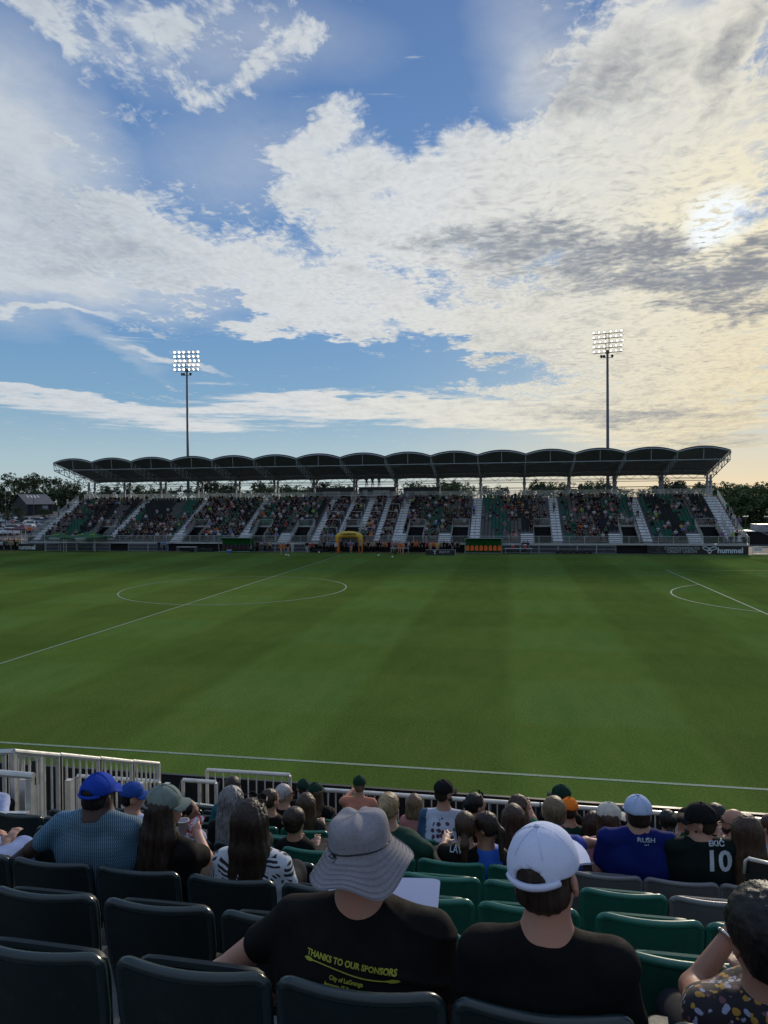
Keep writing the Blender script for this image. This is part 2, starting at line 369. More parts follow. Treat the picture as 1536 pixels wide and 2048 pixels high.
def pitch():
    m = MB(); P = [[(x, y, 0.0) for x in (-110, -60, -20, 20, 60)] for y in (14.9, 40, 70, 95.4)]
    m.grid(P); tag(m.build('pitch', mat('mown_turf', build=m_pitch)), kind='structure')
    m = MB(); w = .06; z = .008
    def ln(x0, y0, x1, y1):
        L = int(max(abs(x1-x0), abs(y1-y0))/6)+1
        a, b = Vector((x0, y0, z)), Vector((x1, y1, z)); d = (b-a).normalized(); r = Vector((d.y, -d.x, 0))*w
        m.grid([[a+(b-a)*i/L-r, a+(b-a)*i/L+r] for i in range(L+1)])
    XL, XR = X0-HALF, X0+HALF
    ln(XL, YN, XR, YN); ln(XL, YF, XR, YF); ln(XL, YN, XL, YF); ln(XR, YN, XR, YF); ln(X0, YN, X0, YF)
    def arc(cx, cy, r, a0, a1, n):
        m.grid([[(cx+(r+s)*cos(a0+(a1-a0)*i/n), cy+(r+s)*sin(a0+(a1-a0)*i/n), z+.004) for s in (-w, w)] for i in range(n+1)])
    arc(X0, YC, 9.15, 0, 2*pi, 96); arc(X0, YC, .15, 0, 2*pi, 12)
    for s in (-1, 1):
        gx = X0+s*HALF; bx = X0+s*38.0
        ln(bx, YC-20.16, bx, YC+20.16); ln(bx, YC-20.16, gx, YC-20.16); ln(bx, YC+20.16, gx, YC+20.16)
        sx = gx-s*5.5; ln(sx, YC-9.16, sx, YC+9.16); ln(sx, YC-9.16, gx, YC-9.16); ln(sx, YC+9.16, gx, YC+9.16)
        a = math.acos(5.5/9.15); c = pi if s > 0 else 0
        arc(bx+s*5.5, YC, 9.15, c-a, c+a, 40); arc(bx+s*5.5, YC, .12, 0, 2*pi, 10)
    def m_line(N, b, tc):
        c = N.mix(N.mapr(N.noise(tc, 30, 3, .7), .35, .6), (.085, .15, .08), (.23, .31, .25))
        N.put(b.inputs['Base Color'], c); b.inputs['Roughness'].default_value = .9
    tag(m.build('pitch_markings', mat('line_paint_on_grass', build=m_line)), kind='structure')
    m = MB(); m.box(-120, 70, 95.4, 140, -.02, .012); tag(m.build('apron', mat('asphalt', (.05, .05, .052), .9, 0, .2, 1.5)), kind='structure')
    m = MB(); m.box(-40, 30, -12, 14.9, -.3, .01); tag(m.build('concourse', mat('concourse_asphalt', (.035, .035, .037), .9, 0, .2, 1.5)), kind='structure')
    # car park and its access road beyond the stand
    m = MB(); P = []
    for y in [132+i*6 for i in range(14)]: P.append([(x, y, gh(x, y)+.01) for x in (-260, -200, -150, -100, -84)])
    m.grid(P); tag(m.build('car_park', mat('asphalt')), kind='structure')
    m = MB(); P = [[(x, y, gh(x, y)+.02) for x in (-260, -150, -84)] for y in (124, 127)]
    P = [[(x, y+ (x+84)*-.02, gh(x, y)+.02) for x in (-260, -150, -84)] for y in (125, 128)]
    m.grid(P); tag(m.build('footpath', mat('concrete', (.34, .33, .30), .8, 0, .12, 1)), kind='structure')
    m = MB(); P = [[(x, y, gh(x, y)+.012) for x in (38, 60, 120, 200)] for y in (118, 126, 132)]
    m.grid(P); tag(m.build('road', mat('concrete')), kind='structure')
ground(); pitch()
def fence_panel(m, a, b, h=1.07, gap=.125, post=1.9, bt=.02, rail=.05, foot=.08, pt=.05):
    """rails, balusters and posts between two foot points (may slope)"""
    a, b = Vector(a), Vector(b); L = (b-a).length; up = Vector((0, 0, 1))
    m.bar(a+up*h, b+up*h, rail, n=6); m.bar(a+up*foot, b+up*foot, rail*.7)
    n = max(1, int(L/gap))
    for i in range(1, n):
        p = a.lerp(b, i/n); m.bar(p+up*foot, p+up*h, bt)
    n = max(1, int(round(L/post)))
    for i in range(n+1):
        p = a.lerp(b, i/n); m.bar(p-up*.02, p+up*h, pt)
    return m
# ------------------------------------------------------------------ the covered stand across the pitch
SX0, SX1 = -74.6, 30.6
NROW = 16
def rowY(j): return 98.3+.75*j
def rowZ(j): return 1.55+.38*j
AISLES = [(-73.9, 1.4), (-61.1, 1.0), (-50.2, 1.0), (-39.6, 1.0), (-28.0, 1.2), (-24.6, .8), (-21.7, .95), (-18.9, .8), (-16.0, 1.3), (-4.8, 1.4), (6.6, 1.3), (18.4, 1.2), (29.4, 1.8)]
PORTALS = [(-63.2, 2.6), (-47.4, 2.6), (-36.9, 2.2), (-30.4, 2.6), (-22.9, 2.6), (-13.3, 2.4), (-6.9, 2.4), (4.6, 2.4), (16.2, 2.2), (26.6, 2.6)]
PROW = 5      # rows cut away by an entry
def in_portal(x, j, pad=.2): return j < PROW and any(abs(x-c) < w/2+pad for c, w in PORTALS)
def in_ramp(x, j): return j < 3 and any(c-w/2-1.9 < x < c-w/2 for c, w in PORTALS if c not in (-22.9,))
def in_aisle(x, pad=.2): return any(abs(x-c) < w/2+pad for c, w in AISLES)
def far_stand():
    st = thing('grandstand', 'aluminium terrace stand full of spectators across the pitch under the scalloped roof', 'grandstand', (0, 0, 0))
    m = MB()
    for j in range(NROW):
        y, z = rowY(j)-.3, rowZ(j)
        segs = [(SX0, SX1)]
        if j < PROW:
            cuts = sorted((c-w/2, c+w/2) for c, w in PORTALS); segs = []; x = SX0
            for a, b in cuts: segs.append((x, a)); x = b
            segs.append((x, SX1))
        for a, b in segs:
            m.box(a, b, y, y+.745, z-.10, z)          # tread
            m.box(a, b, y+.70, y+.735, z+.003, z+.28)  # riser
    m.box(SX0, SX1, 96.6, 98.0, 1.15, 1.30)
    m.box(SX0, SX1, rowY(NROW-1)+.46, 111.2, rowZ(NROW-1)+.28, rowZ(NROW-1)+.38)
    m.build('terrace', TERR, st)
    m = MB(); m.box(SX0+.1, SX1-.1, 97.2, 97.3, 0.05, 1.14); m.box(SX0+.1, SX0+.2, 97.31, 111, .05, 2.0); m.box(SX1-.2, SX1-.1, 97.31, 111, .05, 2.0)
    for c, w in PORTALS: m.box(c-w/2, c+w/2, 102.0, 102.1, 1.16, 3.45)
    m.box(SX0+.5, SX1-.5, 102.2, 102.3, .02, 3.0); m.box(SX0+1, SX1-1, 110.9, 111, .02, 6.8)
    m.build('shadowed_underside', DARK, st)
    # stepped aisles
    for c, w in AISLES:
        m = MB()
        for j in range(NROW):
            if in_portal(c, j, 0): continue
            y, z = rowY(j)-.3, rowZ(j)
            m.box(c-w/2, c+w/2, y-.36, y+.02, z-.34, z-.19); m.box(c-w/2, c+w/2, y+.021, y+.655, z+.004, z+.03); m.box(c-w/2, c+w/2, y+.66, y+.695, z+.004, z+.30)
        y0, z0 = rowY(0)-.4, rowZ(0); y1, z1 = rowY(NROW-1), rowZ(NROW-1)
        m.build('aisle_steps', mat('bright_tread', (.74, .77, .80), .5, .0, .1, 2), st)
        if w > .99 and abs(c) < 70:
            m = MB()
            for k in range(0, NROW-1, 2):
                if in_portal(c, k, 0): continue
                a = Vector((c, rowY(k)-.1, rowZ(k))); b = Vector((c, rowY(k)+.95, rowZ(k)+.5))
                m.bar(a, a+Vector((0, 0, .95)), .05); m.bar(b, b+Vector((0, 0, .95)), .05); m.bar(a+Vector((0, 0, .95)), b+Vector((0, 0, .95)), .05)
            m.build('handrail', ALU, st)
    # entries
    for c, w in PORTALS:
        m = MB()
        for s in (-1, 1):
            x = c+s*w/2
            fence_panel(m, (x, 98.0, 1.5), (x, 102.0, 3.5), 1.05, .14, 2.0)
            m.box(x-.03, x+.03, 98.05, 102.05, .9, 1.5)
        fence_panel(m, (c-w/2, 102.05, 3.55), (c+w/2, 102.05, 3.55), 1.0, .14, 2.0)
        m.box(c-w/2, c+w/2, 101.7, 102.16, 3.452, 3.56)
        m.build('entry', ALU, st)
        if c != -22.9:
            m = MB()
            for k in range(5): m.box(c-w/2-1.8, c-w/2-.06, 97.3+k*.42, 97.3+k*.42+.5, 1.303+k*.26, 1.34+k*.26+.12)
            m.build('entry_steps', MATS['bright_tread'], st)
    # guard rails
    m = MB(); xs = [SX0]
    gaps = [c for c, w in AISLES if abs(c) < 70]
    x = SX0
    for c in (-66, -45, -26, -6, 12, 31):
        x1 = min(c, SX1); fence_panel(m, (x, 96.7, 1.30), (x1, 96.7, 1.30), 1.0, .13, 1.9); x = x1
    m.build('front_rail', ALU, st)
    m = MB(); m.box(SX0, SX1, 96.55, 96.66, 1.12, 1.30); m.build('front_fascia', ALU, st)
    zt = rowZ(NROW-1)+.38
    for i in range(15):
        m = MB(); a, b = -73.8+6.93*i, -73.8+6.93*(i+1)-.1
        fence_panel(m, (a, 111.1, zt), (b, 111.1, zt), 1.2, .11, 2.3, bt=.035)
        m.build('rear_rail', ALU, st)
    for s, X in ((-1, SX0), (1, SX1)):
        m = MB()
        fence_panel(m, (X, 97.2, 1.3), (X, 98.3, 1.6), 1.1, .13); fence_panel(m, (X, 98.3, 1.6), (X, 110.6, rowZ(NROW-1)+.25), 1.15, .15, 1.7, bt=.03)
        fence_panel(m, (X-s*1.7, 98.3, 1.6), (X-s*1.7, 102.6, 3.8), 1.05, .15, 1.7)
        m.build('side_rail', ALU, st)
    # extra stair bars in the club rows
    for c0, c1 in ((-27.2, -25.2), (-24.0, -22.4), (-21.0, -19.5), (-18.3, -16.8)):
        for j in (2, 5, 8, 11):
            if in_portal((c0+c1)/2, j): continue
            m = MB(); y, z = rowY(j)+.35, rowZ(j)+.1
            for h in (.55, 1.0): m.bar((c0, y, z+h), (c1, y, z+h), .05)
            for q in (c0, c1): m.bar((q, y, z), (q, y, z+1.0), .05)
            m.build('club_rail', WHITEP, st)
    m = MB(); y, z = rowY(14)+.3, rowZ(14)+.2
    for h in (.6, 1.15): m.bar((-27, y, z+h), (-16.9, y, z+h), .06)
    for i in range(6): m.bar((-27+i*2.02, y, z), (-27+i*2.02, y, z+1.15), .06)
    m.build('club_rail', WHITEP, st)
    return st
far_stand()
# ------------------------------------------------------------------ its roof
def canopy():
    rf = thing('scalloped_roof', 'dark roof of fifteen shallow vaults on steel columns over the far stand', 'roof')
    s = 6.93; XA = -73.8
    def zf(y): return 13.85-(y-103)*(13.85-10.95)/12.5
    under = mat('roof_underside', (.17, .175, .19), .7, .2, .12, 1.0); top = mat('roof_sheet', (.03, .033, .04), .5, .4, .1, .6)
    for i in range(15):
        m = MB(); x0 = XA+s*i; n = 12
        def arc(y, dz): return [(x0+s*k/n, y, zf(y)+dz+(.62 if y < 104 else .62-.50*(y-104)/11.6)*(1-(2*k/n-1)**2)) for k in range(n+1)]
        ys = [102.75+j*1.6 for j in range(9)]
        m.cur = 0; m.grid([arc(y, .12) for y in ys]); m.cur = 1; m.grid([arc(y, 0)[::-1] for y in ys])
        m.cur = 0; m.grid([arc(ys[0], 0), arc(ys[0], .12)]); m.grid([arc(ys[-1], .12), arc(ys[-1], 0)])
        v = m.build('vault', [top, under], rf)
        m = MB(); m.tube([Vector(p)+Vector((0, -.02, -.14)) for p in arc(102.7, 0)], .085, 6)
        m.tube([Vector(p)+Vector((0, 0, -.1)) for p in arc(108, 0)], .05, 5); m.tube([Vector(p)+Vector((0, 0, -.1)) for p in arc(113, 0)], .05, 5)
        m.build('arch_tube', STEEL, rf, smooth=True)
        m = MB(); m.bar((x0+s/2, 103, 12.72), (x0+s/2, 102.75, 14.45), .09, n=6)
        m.bar((x0+.1, 103, 12.72), (x0+s-.1, 103, 12.72), .13, n=6); m.build('front_chord', STEEL, rf)
        m = MB()    # purlin trusses
        for y, za, zb in ((109, 11.75, 10.85), (113.2, 11.2, 10.35)):
            m.bar((x0, y, za), (x0+s, y, za), .1, n=5); m.bar((x0, y, zb), (x0+s, y, zb), .07, n=5)
            for k in range(6):
                a = x0+s*k/6; z1, z2 = (za, zb) if k % 2 else (zb, za); m.bar((a, y, z1), (a+s/6, y, z2), .05, n=4)
        m.bar((x0, 103, 12.7), (x0+s, 109, 11.0), .05, n=4); m.bar((x0+s, 103, 12.7), (x0, 109, 11.0), .05, n=4)
        m.bar((x0, 115.6, 10.6), (x0+s, 115.6, 10.6), .09, n=5); m.bar((x0, 115.6, 10.15), (x0+s, 115.6, 10.15), .10, n=5)
        m.bar((x0, 115.6, 9.25), (x0+s, 115.6, 9.25), .13, n=5)
        m.build('purlin_truss', mat('dim_steel', (.10, .11, .13), .6, .3), rf)
    for i in range(16):
        x = XA+s*i; m = MB(); N_ = 7
        def tp(t): y = 102.8+t*9.7; return Vector((x, y, zf(y)-.12))
        def bt(t): y = 103.0+t*9.2; return Vector((x, y, 12.62-t*2.35))
        for k in range(N_):
            m.bar(tp(k/N_), tp((k+1)/N_), .12, n=5); m.bar(bt(k/N_), bt((k+1)/N_), .12, n=5)
            m.bar(tp(k/N_), bt(k/N_), .07, n=4)
            m.bar(tp((k+1)/N_) if k % 2 else bt((k+1)/N_), bt(k/N_) if k % 2 else tp(k/N_), .06, n=4)
        m.bar(tp(1), (x, 116, zf(115.9)-.1), .12, n=5); m.bar((x, 112.5, 9.6), (x, 115.8, 10.7), .1, n=5)
        m.build('roof_truss', STEEL, rf)
        for y in (112.5, 114.3):
            m = MB(); m.tube([(x, y, 0.0), (x, y, 10.9)], .19, 10); m.lathe([(.3, 10.0), (.19, 9.6)], 10, (x, y, 0), caps=False)
            m.build('column', STEEL, rf, smooth=True)
    # end frames seen through their lattice
    for s_, x in ((-1, XA-.12), (1, XA+15*s+.12)):
        m = MB()
        for k in range(30):
            y = 103+k*.42; m.box(x-.03, x+.03, y, y+.16, zf(y)-.30, zf(y)-.05)
        m.build('end_clips', STEELD, rf)
canopy()
# ------------------------------------------------------------------ floodlights
def floodlight(loc, label, aim, power):
    fl = thing('floodlight_mast', label, 'floodlight', loc, group='floodlight masts behind the far stand')
    pm = mat('mast_steel', (.11, .14, .18), .5, .5, .08, .3)
    m = MB(); m.tube([(0, 0, -2), (0, 0, 31.6)], .30, 14, taper=.62); m.build('pole', pm, fl, smooth=True)
    lamp_m = mat('lit_lens_%d' % (power*10), (1.0, .985, .93), emit=power); hood = mat('lamp_housing', (.03, .032, .035), .5, .4)
    m = MB()
    for k in range(5): m.box(-2.3, 2.3, -.06, .06, 31.15+k*.78, 31.24+k*.78)
    for x in (-.25, .25): m.box(x-.05, x+.05, -.07, .07, 31.0, 34.4)
    fr = m.build('crossarm_frame', hood, fl); fr.rotation_euler = (0, 0, aim)
    m = MB(); m.lathe([(.02, -.42), (.12, -.40), (.17, -.22), (.265, 0.0), (.26, .05), (.235, .05), (.235, .02), (.02, .01)], 14, caps=False)
    hm = m.build('lamp', hood, fl, smooth=True)
    m = MB(); m.lathe([(.001, .06), (.12, .055), (.222, .03)], 14, caps=False); lm = m.build('lens', lamp_m, hm, smooth=True)
    first = True
    for r in range(5):
        for c in range(6):
            h = hm if first else hm.copy(); l = lm if first else lm.copy()
            if not first: COL.objects.link(h); COL.objects.link(l); l.parent = h; h.parent = fl
            first = False
            px = (c-2.5)*.83+(.18 if r in (2,) else 0)+((.1 if c > 2 else -.06)); pz = 31.42+r*.78
            h.location = (cos(aim)*px+sin(aim)*.3, sin(aim)*px-cos(aim)*.3, pz)
            yaw = aim+random.uniform(-.45, .45)+(c-2.5)*-.03
            d = Vector((sin(yaw)*.9, -cos(yaw)*.9, -.42 + random.uniform(-.08, .08)))
            h.rotation_euler = d.to_track_quat('Z', 'Y').to_euler()
    for x in (-1.0, -.55, .75):
        m = MB(); m.lathe([(.02, -.3), (.14, -.28), (.24, 0), (.02, .02)], 10, caps=False); g = m.build('small_spotlight', hood, fl, smooth=True)
        g.location = (x, -.15, 30.6); g.rotation_euler = Vector((x*.6, -.7, -.4)).to_track_quat('Z', 'Y').to_euler()
    m = MB(); m.box(-1.1, .9, -.05, .05, 30.35, 30.43); m.build('bracket', hood, fl)
floodlight((-57.5, 118, 0), 'tall grey floodlight mast at the left, its rack of lamps against blue sky', .12, 2.4)
floodlight((15.9, 118, 0), 'tall grey floodlight mast at the right, its rack of lamps against bright cloud', -.2, 1.25)
# ------------------------------------------------------------------ press boxes on the top walkway
def press_box(x0, x1, z1, wins, label, loud=False):
    pb = thing('press_box', label, 'press box', ((x0+x1)/2, 111.5, 7.6), group='dark cabins on top of the far stand'); w = (x1-x0)/2
    m = MB(); m.box(-w, w, 0, 1.9, 0, z1-.1); m.build('cabin', mat('cabin_cladding', (.035, .036, .042), .6, .1), pb)
    m = MB(); m.box(-w-.08, w+.08, -.12, 2.0, z1-.098, z1); m.build('roof', mat('cabin_roof', (.05, .05, .055)), pb)
    for a, b, c, d in wins:
        m = MB(); m.box(a, b, -.03, -.004, c, d); wn = m.build('window', mat('cabin_glass', (.30, .35, .34), .25, 0, .15, 2), pb)
        m = MB(); t = .05
        m.box(a-t, b+t, -.05, -.001, d+.001, d+t); m.box(a-t, b+t, -.05, -.001, c-t, c-.001); m.box(a-t, a-.001, -.05, -.001, c, d); m.box(b+.001, b+t, -.05, -.001, c, d)
        m.build('frame', STEELD, wn)
press_box(-31.6, -25.5, 1.95, [(-1.7, 1.1, 1.0, 1.32), (-1.7, 1.1, .5, .82)], 'dark cabin with a two-band window at the left end of the three')
press_box(-24.3, -18.2, 2.0, [(-.7, 2.1, .55, 1.45), (-2.4, -1.6, .1, 1.5)], 'dark cabin with one wide pale window, the middle of the three')
press_box(-16.9, -11.0, 1.9, [(-1.2, .9, .5, 1.15)], 'dark cabin with a small hooded window at the right end of the three')
# ------------------------------------------------------------------ boards, dugouts, tents, arch
def ad_board(x0, x1, y, h, label, texts, t=.08, group=None, legs=True):
    b = thing('advertising_board', label, 'advertising board', ((x0+x1)/2, y, 0), group=group); w = (x1-x0)/2
    m = MB(); m.box(-w, w, 0, t, .02, h); m.build('panel', BLACKP, b)
    m = MB(); m.box(-w, w, .001, t-.001, h+.001, h+.04); m.build('top_trim', STEEL, b)
    for txt, x, z, sz, mt, kw in texts:
        lettering(txt, sz, mt, b, (x, -.012, z), (pi/2, 0, 0), **kw)
    return b
LT = mat('pale_print', (.55, .62, .66), .6); LTG = mat('grey_print', (.30, .34, .36), .6); LTB = mat('teal_print', (.05, .10, .12), .6)
def bee(b, x, z, s, mt):
    m = MB()
    for sg in (-1, 1):
        ring = []
        for k in range(25):
            a = 2*pi*k/24; px, pz = .62*cos(a), .27*sin(a); r = .45*sg
            ring.append((x+s*(sg*.62+px*cos(r)*1.0-pz*sin(r)*0), -.012, z+s*(.25+px*sg*.25+pz)))
        m.tube(ring, s*.085, 5)
    for k, (w, q) in enumerate(((.12, .25), (.34, -.28))):
        m.tube([(x+s*w*cos(2*pi*i/16), -.012, z+s*(q+.2*(w/.34)*sin(2*pi*i/16))) for i in range(17)], s*.08, 5)
    m.tube([(x-s*.2, -.012, z-s*.55), (x, -.012, z-s*.68), (x+s*.2, -.012, z-s*.55)], s*.08, 5)
    m.build('emblem', mt, b)
b = ad_board(17.9, 30.3, 96.0, 1.12, 'long black board lettered COMMONWEALTH CREDIT UNION and hummel below the right end of the stand',
    [('COMMONWEALTH', -1.9, .76, .50, LTG, dict(bold=.012)), ('CREDIT UNION', -1.9, .34, .53, LTG, dict(bold=.012)), ('hummel', 4.0, .50, .95, LT, dict(bold=.035, sx=1.02)), ('C', -4.75, .60, .72, LTB, dict(bold=.01))])
bee(b, 1.5, .58, .72, LT)
m = MB()
m.tube([(-4.75+1.25*cos(a), -.012, .34+.16*sin(a)) for a in [pi*.9+i*pi*1.2/16 for i in range(17)]], .035, 5); m.build('swoosh', LTB, b)
b = ad_board(-79.5, -70.6, 95.6, 1.05, 'black board lettered hummel behind the crowd at the far left corner', [('hummel', 1.6, .5, .95, LT, dict(bold=.035)), ('S', -2.3, .5, .8, LT, dict(bold=.03))])
b = ad_board(-10.95, -7.0, 91.6, .72, 'low dark board with a white trophy mark standing on the grass by the touchline',
    [('PLAY IT', .55, .42, .42, LTG, dict(bold=.012, sx=.95))], group=None)
m = MB(); m.lathe([(.02, -.24), (.11, -.22), (.05, -.12), (.06, 0), (.19, .12), (.2, .22), (.02, .22)], 12, (-.75, -.03, .4)); m.build('trophy_mark', LT, b)
m = MB(); m.box(1.93, 2.0, -.2, .2, 0, .74); m.build('end_plate', mat('pale_plate', (.3, .36, .33), .5), b)
b = ad_board(30.9, 37, 96.4, 1.0, 'pale railing board with a white notice right of the hummel board', [], group=None)
for ch in list(b.children):
    if ch.name.startswith('panel'):
        bpy.data.objects.remove(ch)
m = MB(); fence_panel(m, (-3, .04, .03), (3, .04, .03), .95, .13, 2.0); m.build('railing', ALU, b)
m = MB(); m.box(-2.9, -1.9, -.03, 0, .45, .92); m.build('notice', WHITEP, b)
b['label'] = 'grey barrier with a white notice plate right of the hummel board'; b['category'] = 'barrier'; b.name = 'barrier'

GREENT = mat('green_canvas', (.008, .075, .028), .7, 0, .15, 2)
def dugout(x0, x1, label, seatmat, group='team dugouts on the far touchline', occupied=False):
    d = thing('dugout', label, 'dugout', ((x0+x1)/2, 94.6, 0), group=group); w = (x1-x0)/2
    fr = mat('dugout_frame', (.30, .38, .36), .5, .5)
    m = MB()
    n = 7; prof = [(1.0*sin(t*pi/2/n*1.0)*-1+1.05, .15+2.0*(k/n)**.8) for k, t in enumerate(range(n+1))]
    prof = [(1.15-.25*(k/n)**2, .12+1.5*k/n) for k in range(n+1)]+[(.8, 1.85), (.35, 2.02), (-.25, 2.1)]
    m.cur = 0; m.grid([[(-w, y, z), (w, y, z)] for y, z in prof]); m.grid([[(w, y+.03, z+.02), (-w, y+.03, z+.02)] for y, z in prof])
    m.build('shell', mat('green_acrylic', (.010, .10, .03), .25, 0, .1, 1), d)
    m = MB()
    for x in (-w, w): m.tube([(x, y, z) for y, z in prof]+[(x, -.35, .9), (x, -.25, .05), (x, 1.15, .05)], .045, 6)
    m.bar((-w, -.25, 2.1), (w, -.25, 2.1), .08, n=6); m.bar((-w, -.1, .12), (w, -.1, .12), .07)
    m.build('frame', fr, d)
    ns = 8
    for k in range(ns):
        x = -w+(k+.5)*2*w/ns; m = MB()
        m.box(x-.23, x+.23, .30, .72, .42, .50); m.box(x-.23, x+.23, .70, .78, .51, .95); m.box(x-.14, x+.14, .69, .77, .951, 1.1)
        s = m.build('seat', seatmat, d)
        m = MB(); m.bar((x-.1, .5, .12), (x, .5, .42), .04); m.bar((x+.1, .5, .12), (x, .5, .42), .04); m.build('seat_leg', STEELD, s)
    return d
dugout(-41.3, -36.4, 'green team shelter with dark maroon seats left of the yellow arch', mat('maroon_vinyl', (.045, .012, .03), .5))
dugout(-5.9, -1.0, 'green team shelter with a row of bright orange seats', mat('orange_vinyl', (.80, .16, .02), .5))
def inflatable_arch():
    a = thing('inflatable_arch', 'yellow to orange inflatable gateway printed GAINBRIDGE over the players entrance', 'arch', (-22.2, 95.2, 0))
    def m_arch(N, b, tc):
        x, y, z = N.sep(tc)
        N.put(b.inputs['Base Color'], N.ramp(N.mapr(z, 0, 3.4, 0, 1, 'LINEAR'), [(0, (.52, .10, .03)), (.35, (.60, .20, .03)), (.7, (.58, .36, .03)), (1, (.52, .44, .04))]))
        b.inputs['Roughness'].default_value = .4
    m = MB(); m.cur = 0; pts = []
    W, ow = 2.0, .68
    # outer and inner outline of the gate, swept to a fat slab with a bulging face
    outer = [(-W, 0), (-W, 2.3)]+[(-W+.0+1.95*(1-cos(t))*1.0, 2.3+.75*sin(t)) for t in [pi/2*k/8 for k in range(1, 9)]]
    outer += [(-x, z) for x, z in outer[::-1][1:]]
    iw = W-ow; inner = [(-iw, 0), (-iw, 1.85)]+[(-iw+iw*k/8, 2.08) for k in range(1, 9)]
    inner[2] = (-iw+.12, 2.05)
    inner += [(-x, z) for x, z in inner[::-1][1:]]
    n = len(outer); rows = []
    for k in range(9):
        t = k/8; bul = .36*sqrt(max(0, 1-(2*t-1)**2))
        rows.append([(o[0]*(1-t)+i[0]*t, -bul, o[1]*(1-t)+i[1]*t) for o, i in zip(outer, inner)])
    back = [[(x, -y, z) for x, y, z in r] for r in rows[::-1]]
    m.grid(rows+back)
    m.build('arch_body', mat('inflated_nylon', build=m_arch), a, smooth=True)
    lettering('GAINBRIDGE', .33, mat('black_print', (.02, .02, .01)), a, (.1, -.395, 2.64), (pi/2, 0, 0), bold=.012)
    lettering('SUPER LEAGUE', .25, mat('orange_print', (.45, .13, .02)), a, (0, -.385, 2.34), (pi/2, 0, 0), bold=.006, sx=1.05)
    m = MB(); m.box(-1.12, -.98, -.41, -.395, 2.56, 2.72); m.box(-.06, .1, -.16, -.15, 2.14, 2.19); m.build('emblem', MATS['black_print'], a)
inflatable_arch()
def tent(x0, x1, y, zt, ze, label, fab, prints=None, group='pop-up tents at the left end of the far stand', hz=0):
    t = thing('canopy_tent', label, 'tent', ((x0+x1)/2, y, hz), group=group); w = (x1-x0)/2
    m = MB(); c = (0, 0, zt); q = [(-w, -w, ze), (w, -w, ze), (w, w, ze), (-w, w, ze)]
    n = 5
    for i in range(4):
        a, b = Vector(q[i]), Vector(q[(i+1) % 4]); cc = Vector(c); rows = []
        for r in range(n+1):
            f = r/n; p, s_ = a.lerp(cc, f), b.lerp(cc, f); p.z -= .18*sin(pi*f)*(zt-ze); s_.z -= .18*sin(pi*f)*(zt-ze); rows.append([p, p.lerp(s_, .5), s_])
        m.grid(rows)
        m.grid([[a-Vector((0, 0, .28)), b-Vector((0, 0, .28))], [a, b]])
    m.build('canvas', fab, t)
    for x in (-w+.05, w-.05):
        for yy in (-w+.05, w-.05):
            m = MB(); m.bar((x, yy, 0), (x, yy, ze), .06); m.build('leg', mat('tent_leg', (.5, .52, .54), .4, .3), t)
    if prints:
        for txt, x, z, sz, mt in prints: lettering(txt, sz, mt, t, (x, -w-.02, z), (pi/2, 0, 0), bold=.01)
    return t
LIME = mat('lime_print', (.22, .50, .05)); 
for x0, x1, lab in ((-68.6, -65.5, 'left of two dark green tents with lime marks at the corner of the stand'), (-65.2, -60.4, 'wider right one of two dark green tents with lime marks at the stand corner')):
    t = tent(x0, x1, 95.0+(x1-x0)/2-1.6, 3.0, 2.15, lab, GREENT, [('LEXINGTON SC', 0, 2.01, .26, LT)]); w = (x1-x0)/2
    m = MB()
    for cx in ((-.3,) if w < 2 else (-.9, 1.2)):
        m.tube([(cx-.35, -w*.55, 2.42), (cx-.05, -w*.55, 2.58), (cx+.05, -w*.5, 2.44), (cx+.4, -w*.52, 2.62)], .07, 5)
    m.build('lime_mark', LIME, t)
tent(-88.5, -84.8, 112, 3.6, 2.8, 'small maroon and white tent beyond the far left corner', mat('maroon_canvas', (.10, .045, .06), .8), group='pop-up tents at the left end of the far stand')
# low barriers and tables in front of the stand
def barrier(x0, x1, y, label):
    o = thing('barrier', label, 'barrier', (x0, y, 0), group='grey barriers in front of the far stand'); m = MB(); L = x1-x0
    n = max(1, round(L/2.6))
    for i in range(n): fence_panel(m, (i*L/n, 0, .02), ((i+1)*L/n-.06, 0, .02), 1.05, .14, 2.6, bt=.018)
    m.bar((0, 0, .62), (L, 0, .62), .04); m.build('rails', STEEL, o)
barrier(-70.3, -59.2, 95.5, 'grey waist-high barrier under the green tents')
barrier(-56.5, -50.0, 95.9, 'grey waist-high barrier between the green tents and the maroon-seated shelter')
barrier(-35.9, -28.2, 95.9, 'grey waist-high barrier between the maroon-seated shelter and the yellow arch')
barrier(-1, 14, 96.0, 'grey waist-high barrier right of the orange seats')
def table(x, y, w, label, cloth):
    t = thing('table', label, 'table', (x, y, 0), group='folding tables beside the far touchline')
    m = MB(); m.box(-w/2, w/2, -.38, .38, .72, .76); m.build('tabletop', cloth, t)
    for sx in (-w/2+.1, w/2-.1):
        m = MB(); m.bar((sx, -.3, 0), (sx, -.3, .72), .04); m.bar((sx, .3, 0), (sx, .3, .72), .04); m.build('leg', STEEL, t)
WC = mat('white_plastic', (.55, .57, .60), .4)
table(1.2, 94.9, 3.6, 'long white table right of the orange seats', WC); table(-14.9, 94.7, 2.6, 'long white table right of the yellow arch', WC); table(-46.5, 94.8, 3.0, 'long white table left of the maroon-seated shelter', WC)
for i, (x, lab) in enumerate(((.5, 'red drinks cooler standing left on the long white table'), (2.1, 'red drinks cooler standing right on the long white table'))):
    c = thing('drinks_cooler', lab, 'cooler', (x, 94.9, .76), group='red coolers on the white table')
    m = MB(); m.lathe([(.2, 0), (.24, .05), (.25, .45)], 12); m.build('tank', mat('red_plastic', (.30, .04, .04), .4), c, smooth=True)
    m = MB(); m.lathe([(.26, .451), (.26, .53), (.1, .56)], 12); m.build('lid', WC, c)
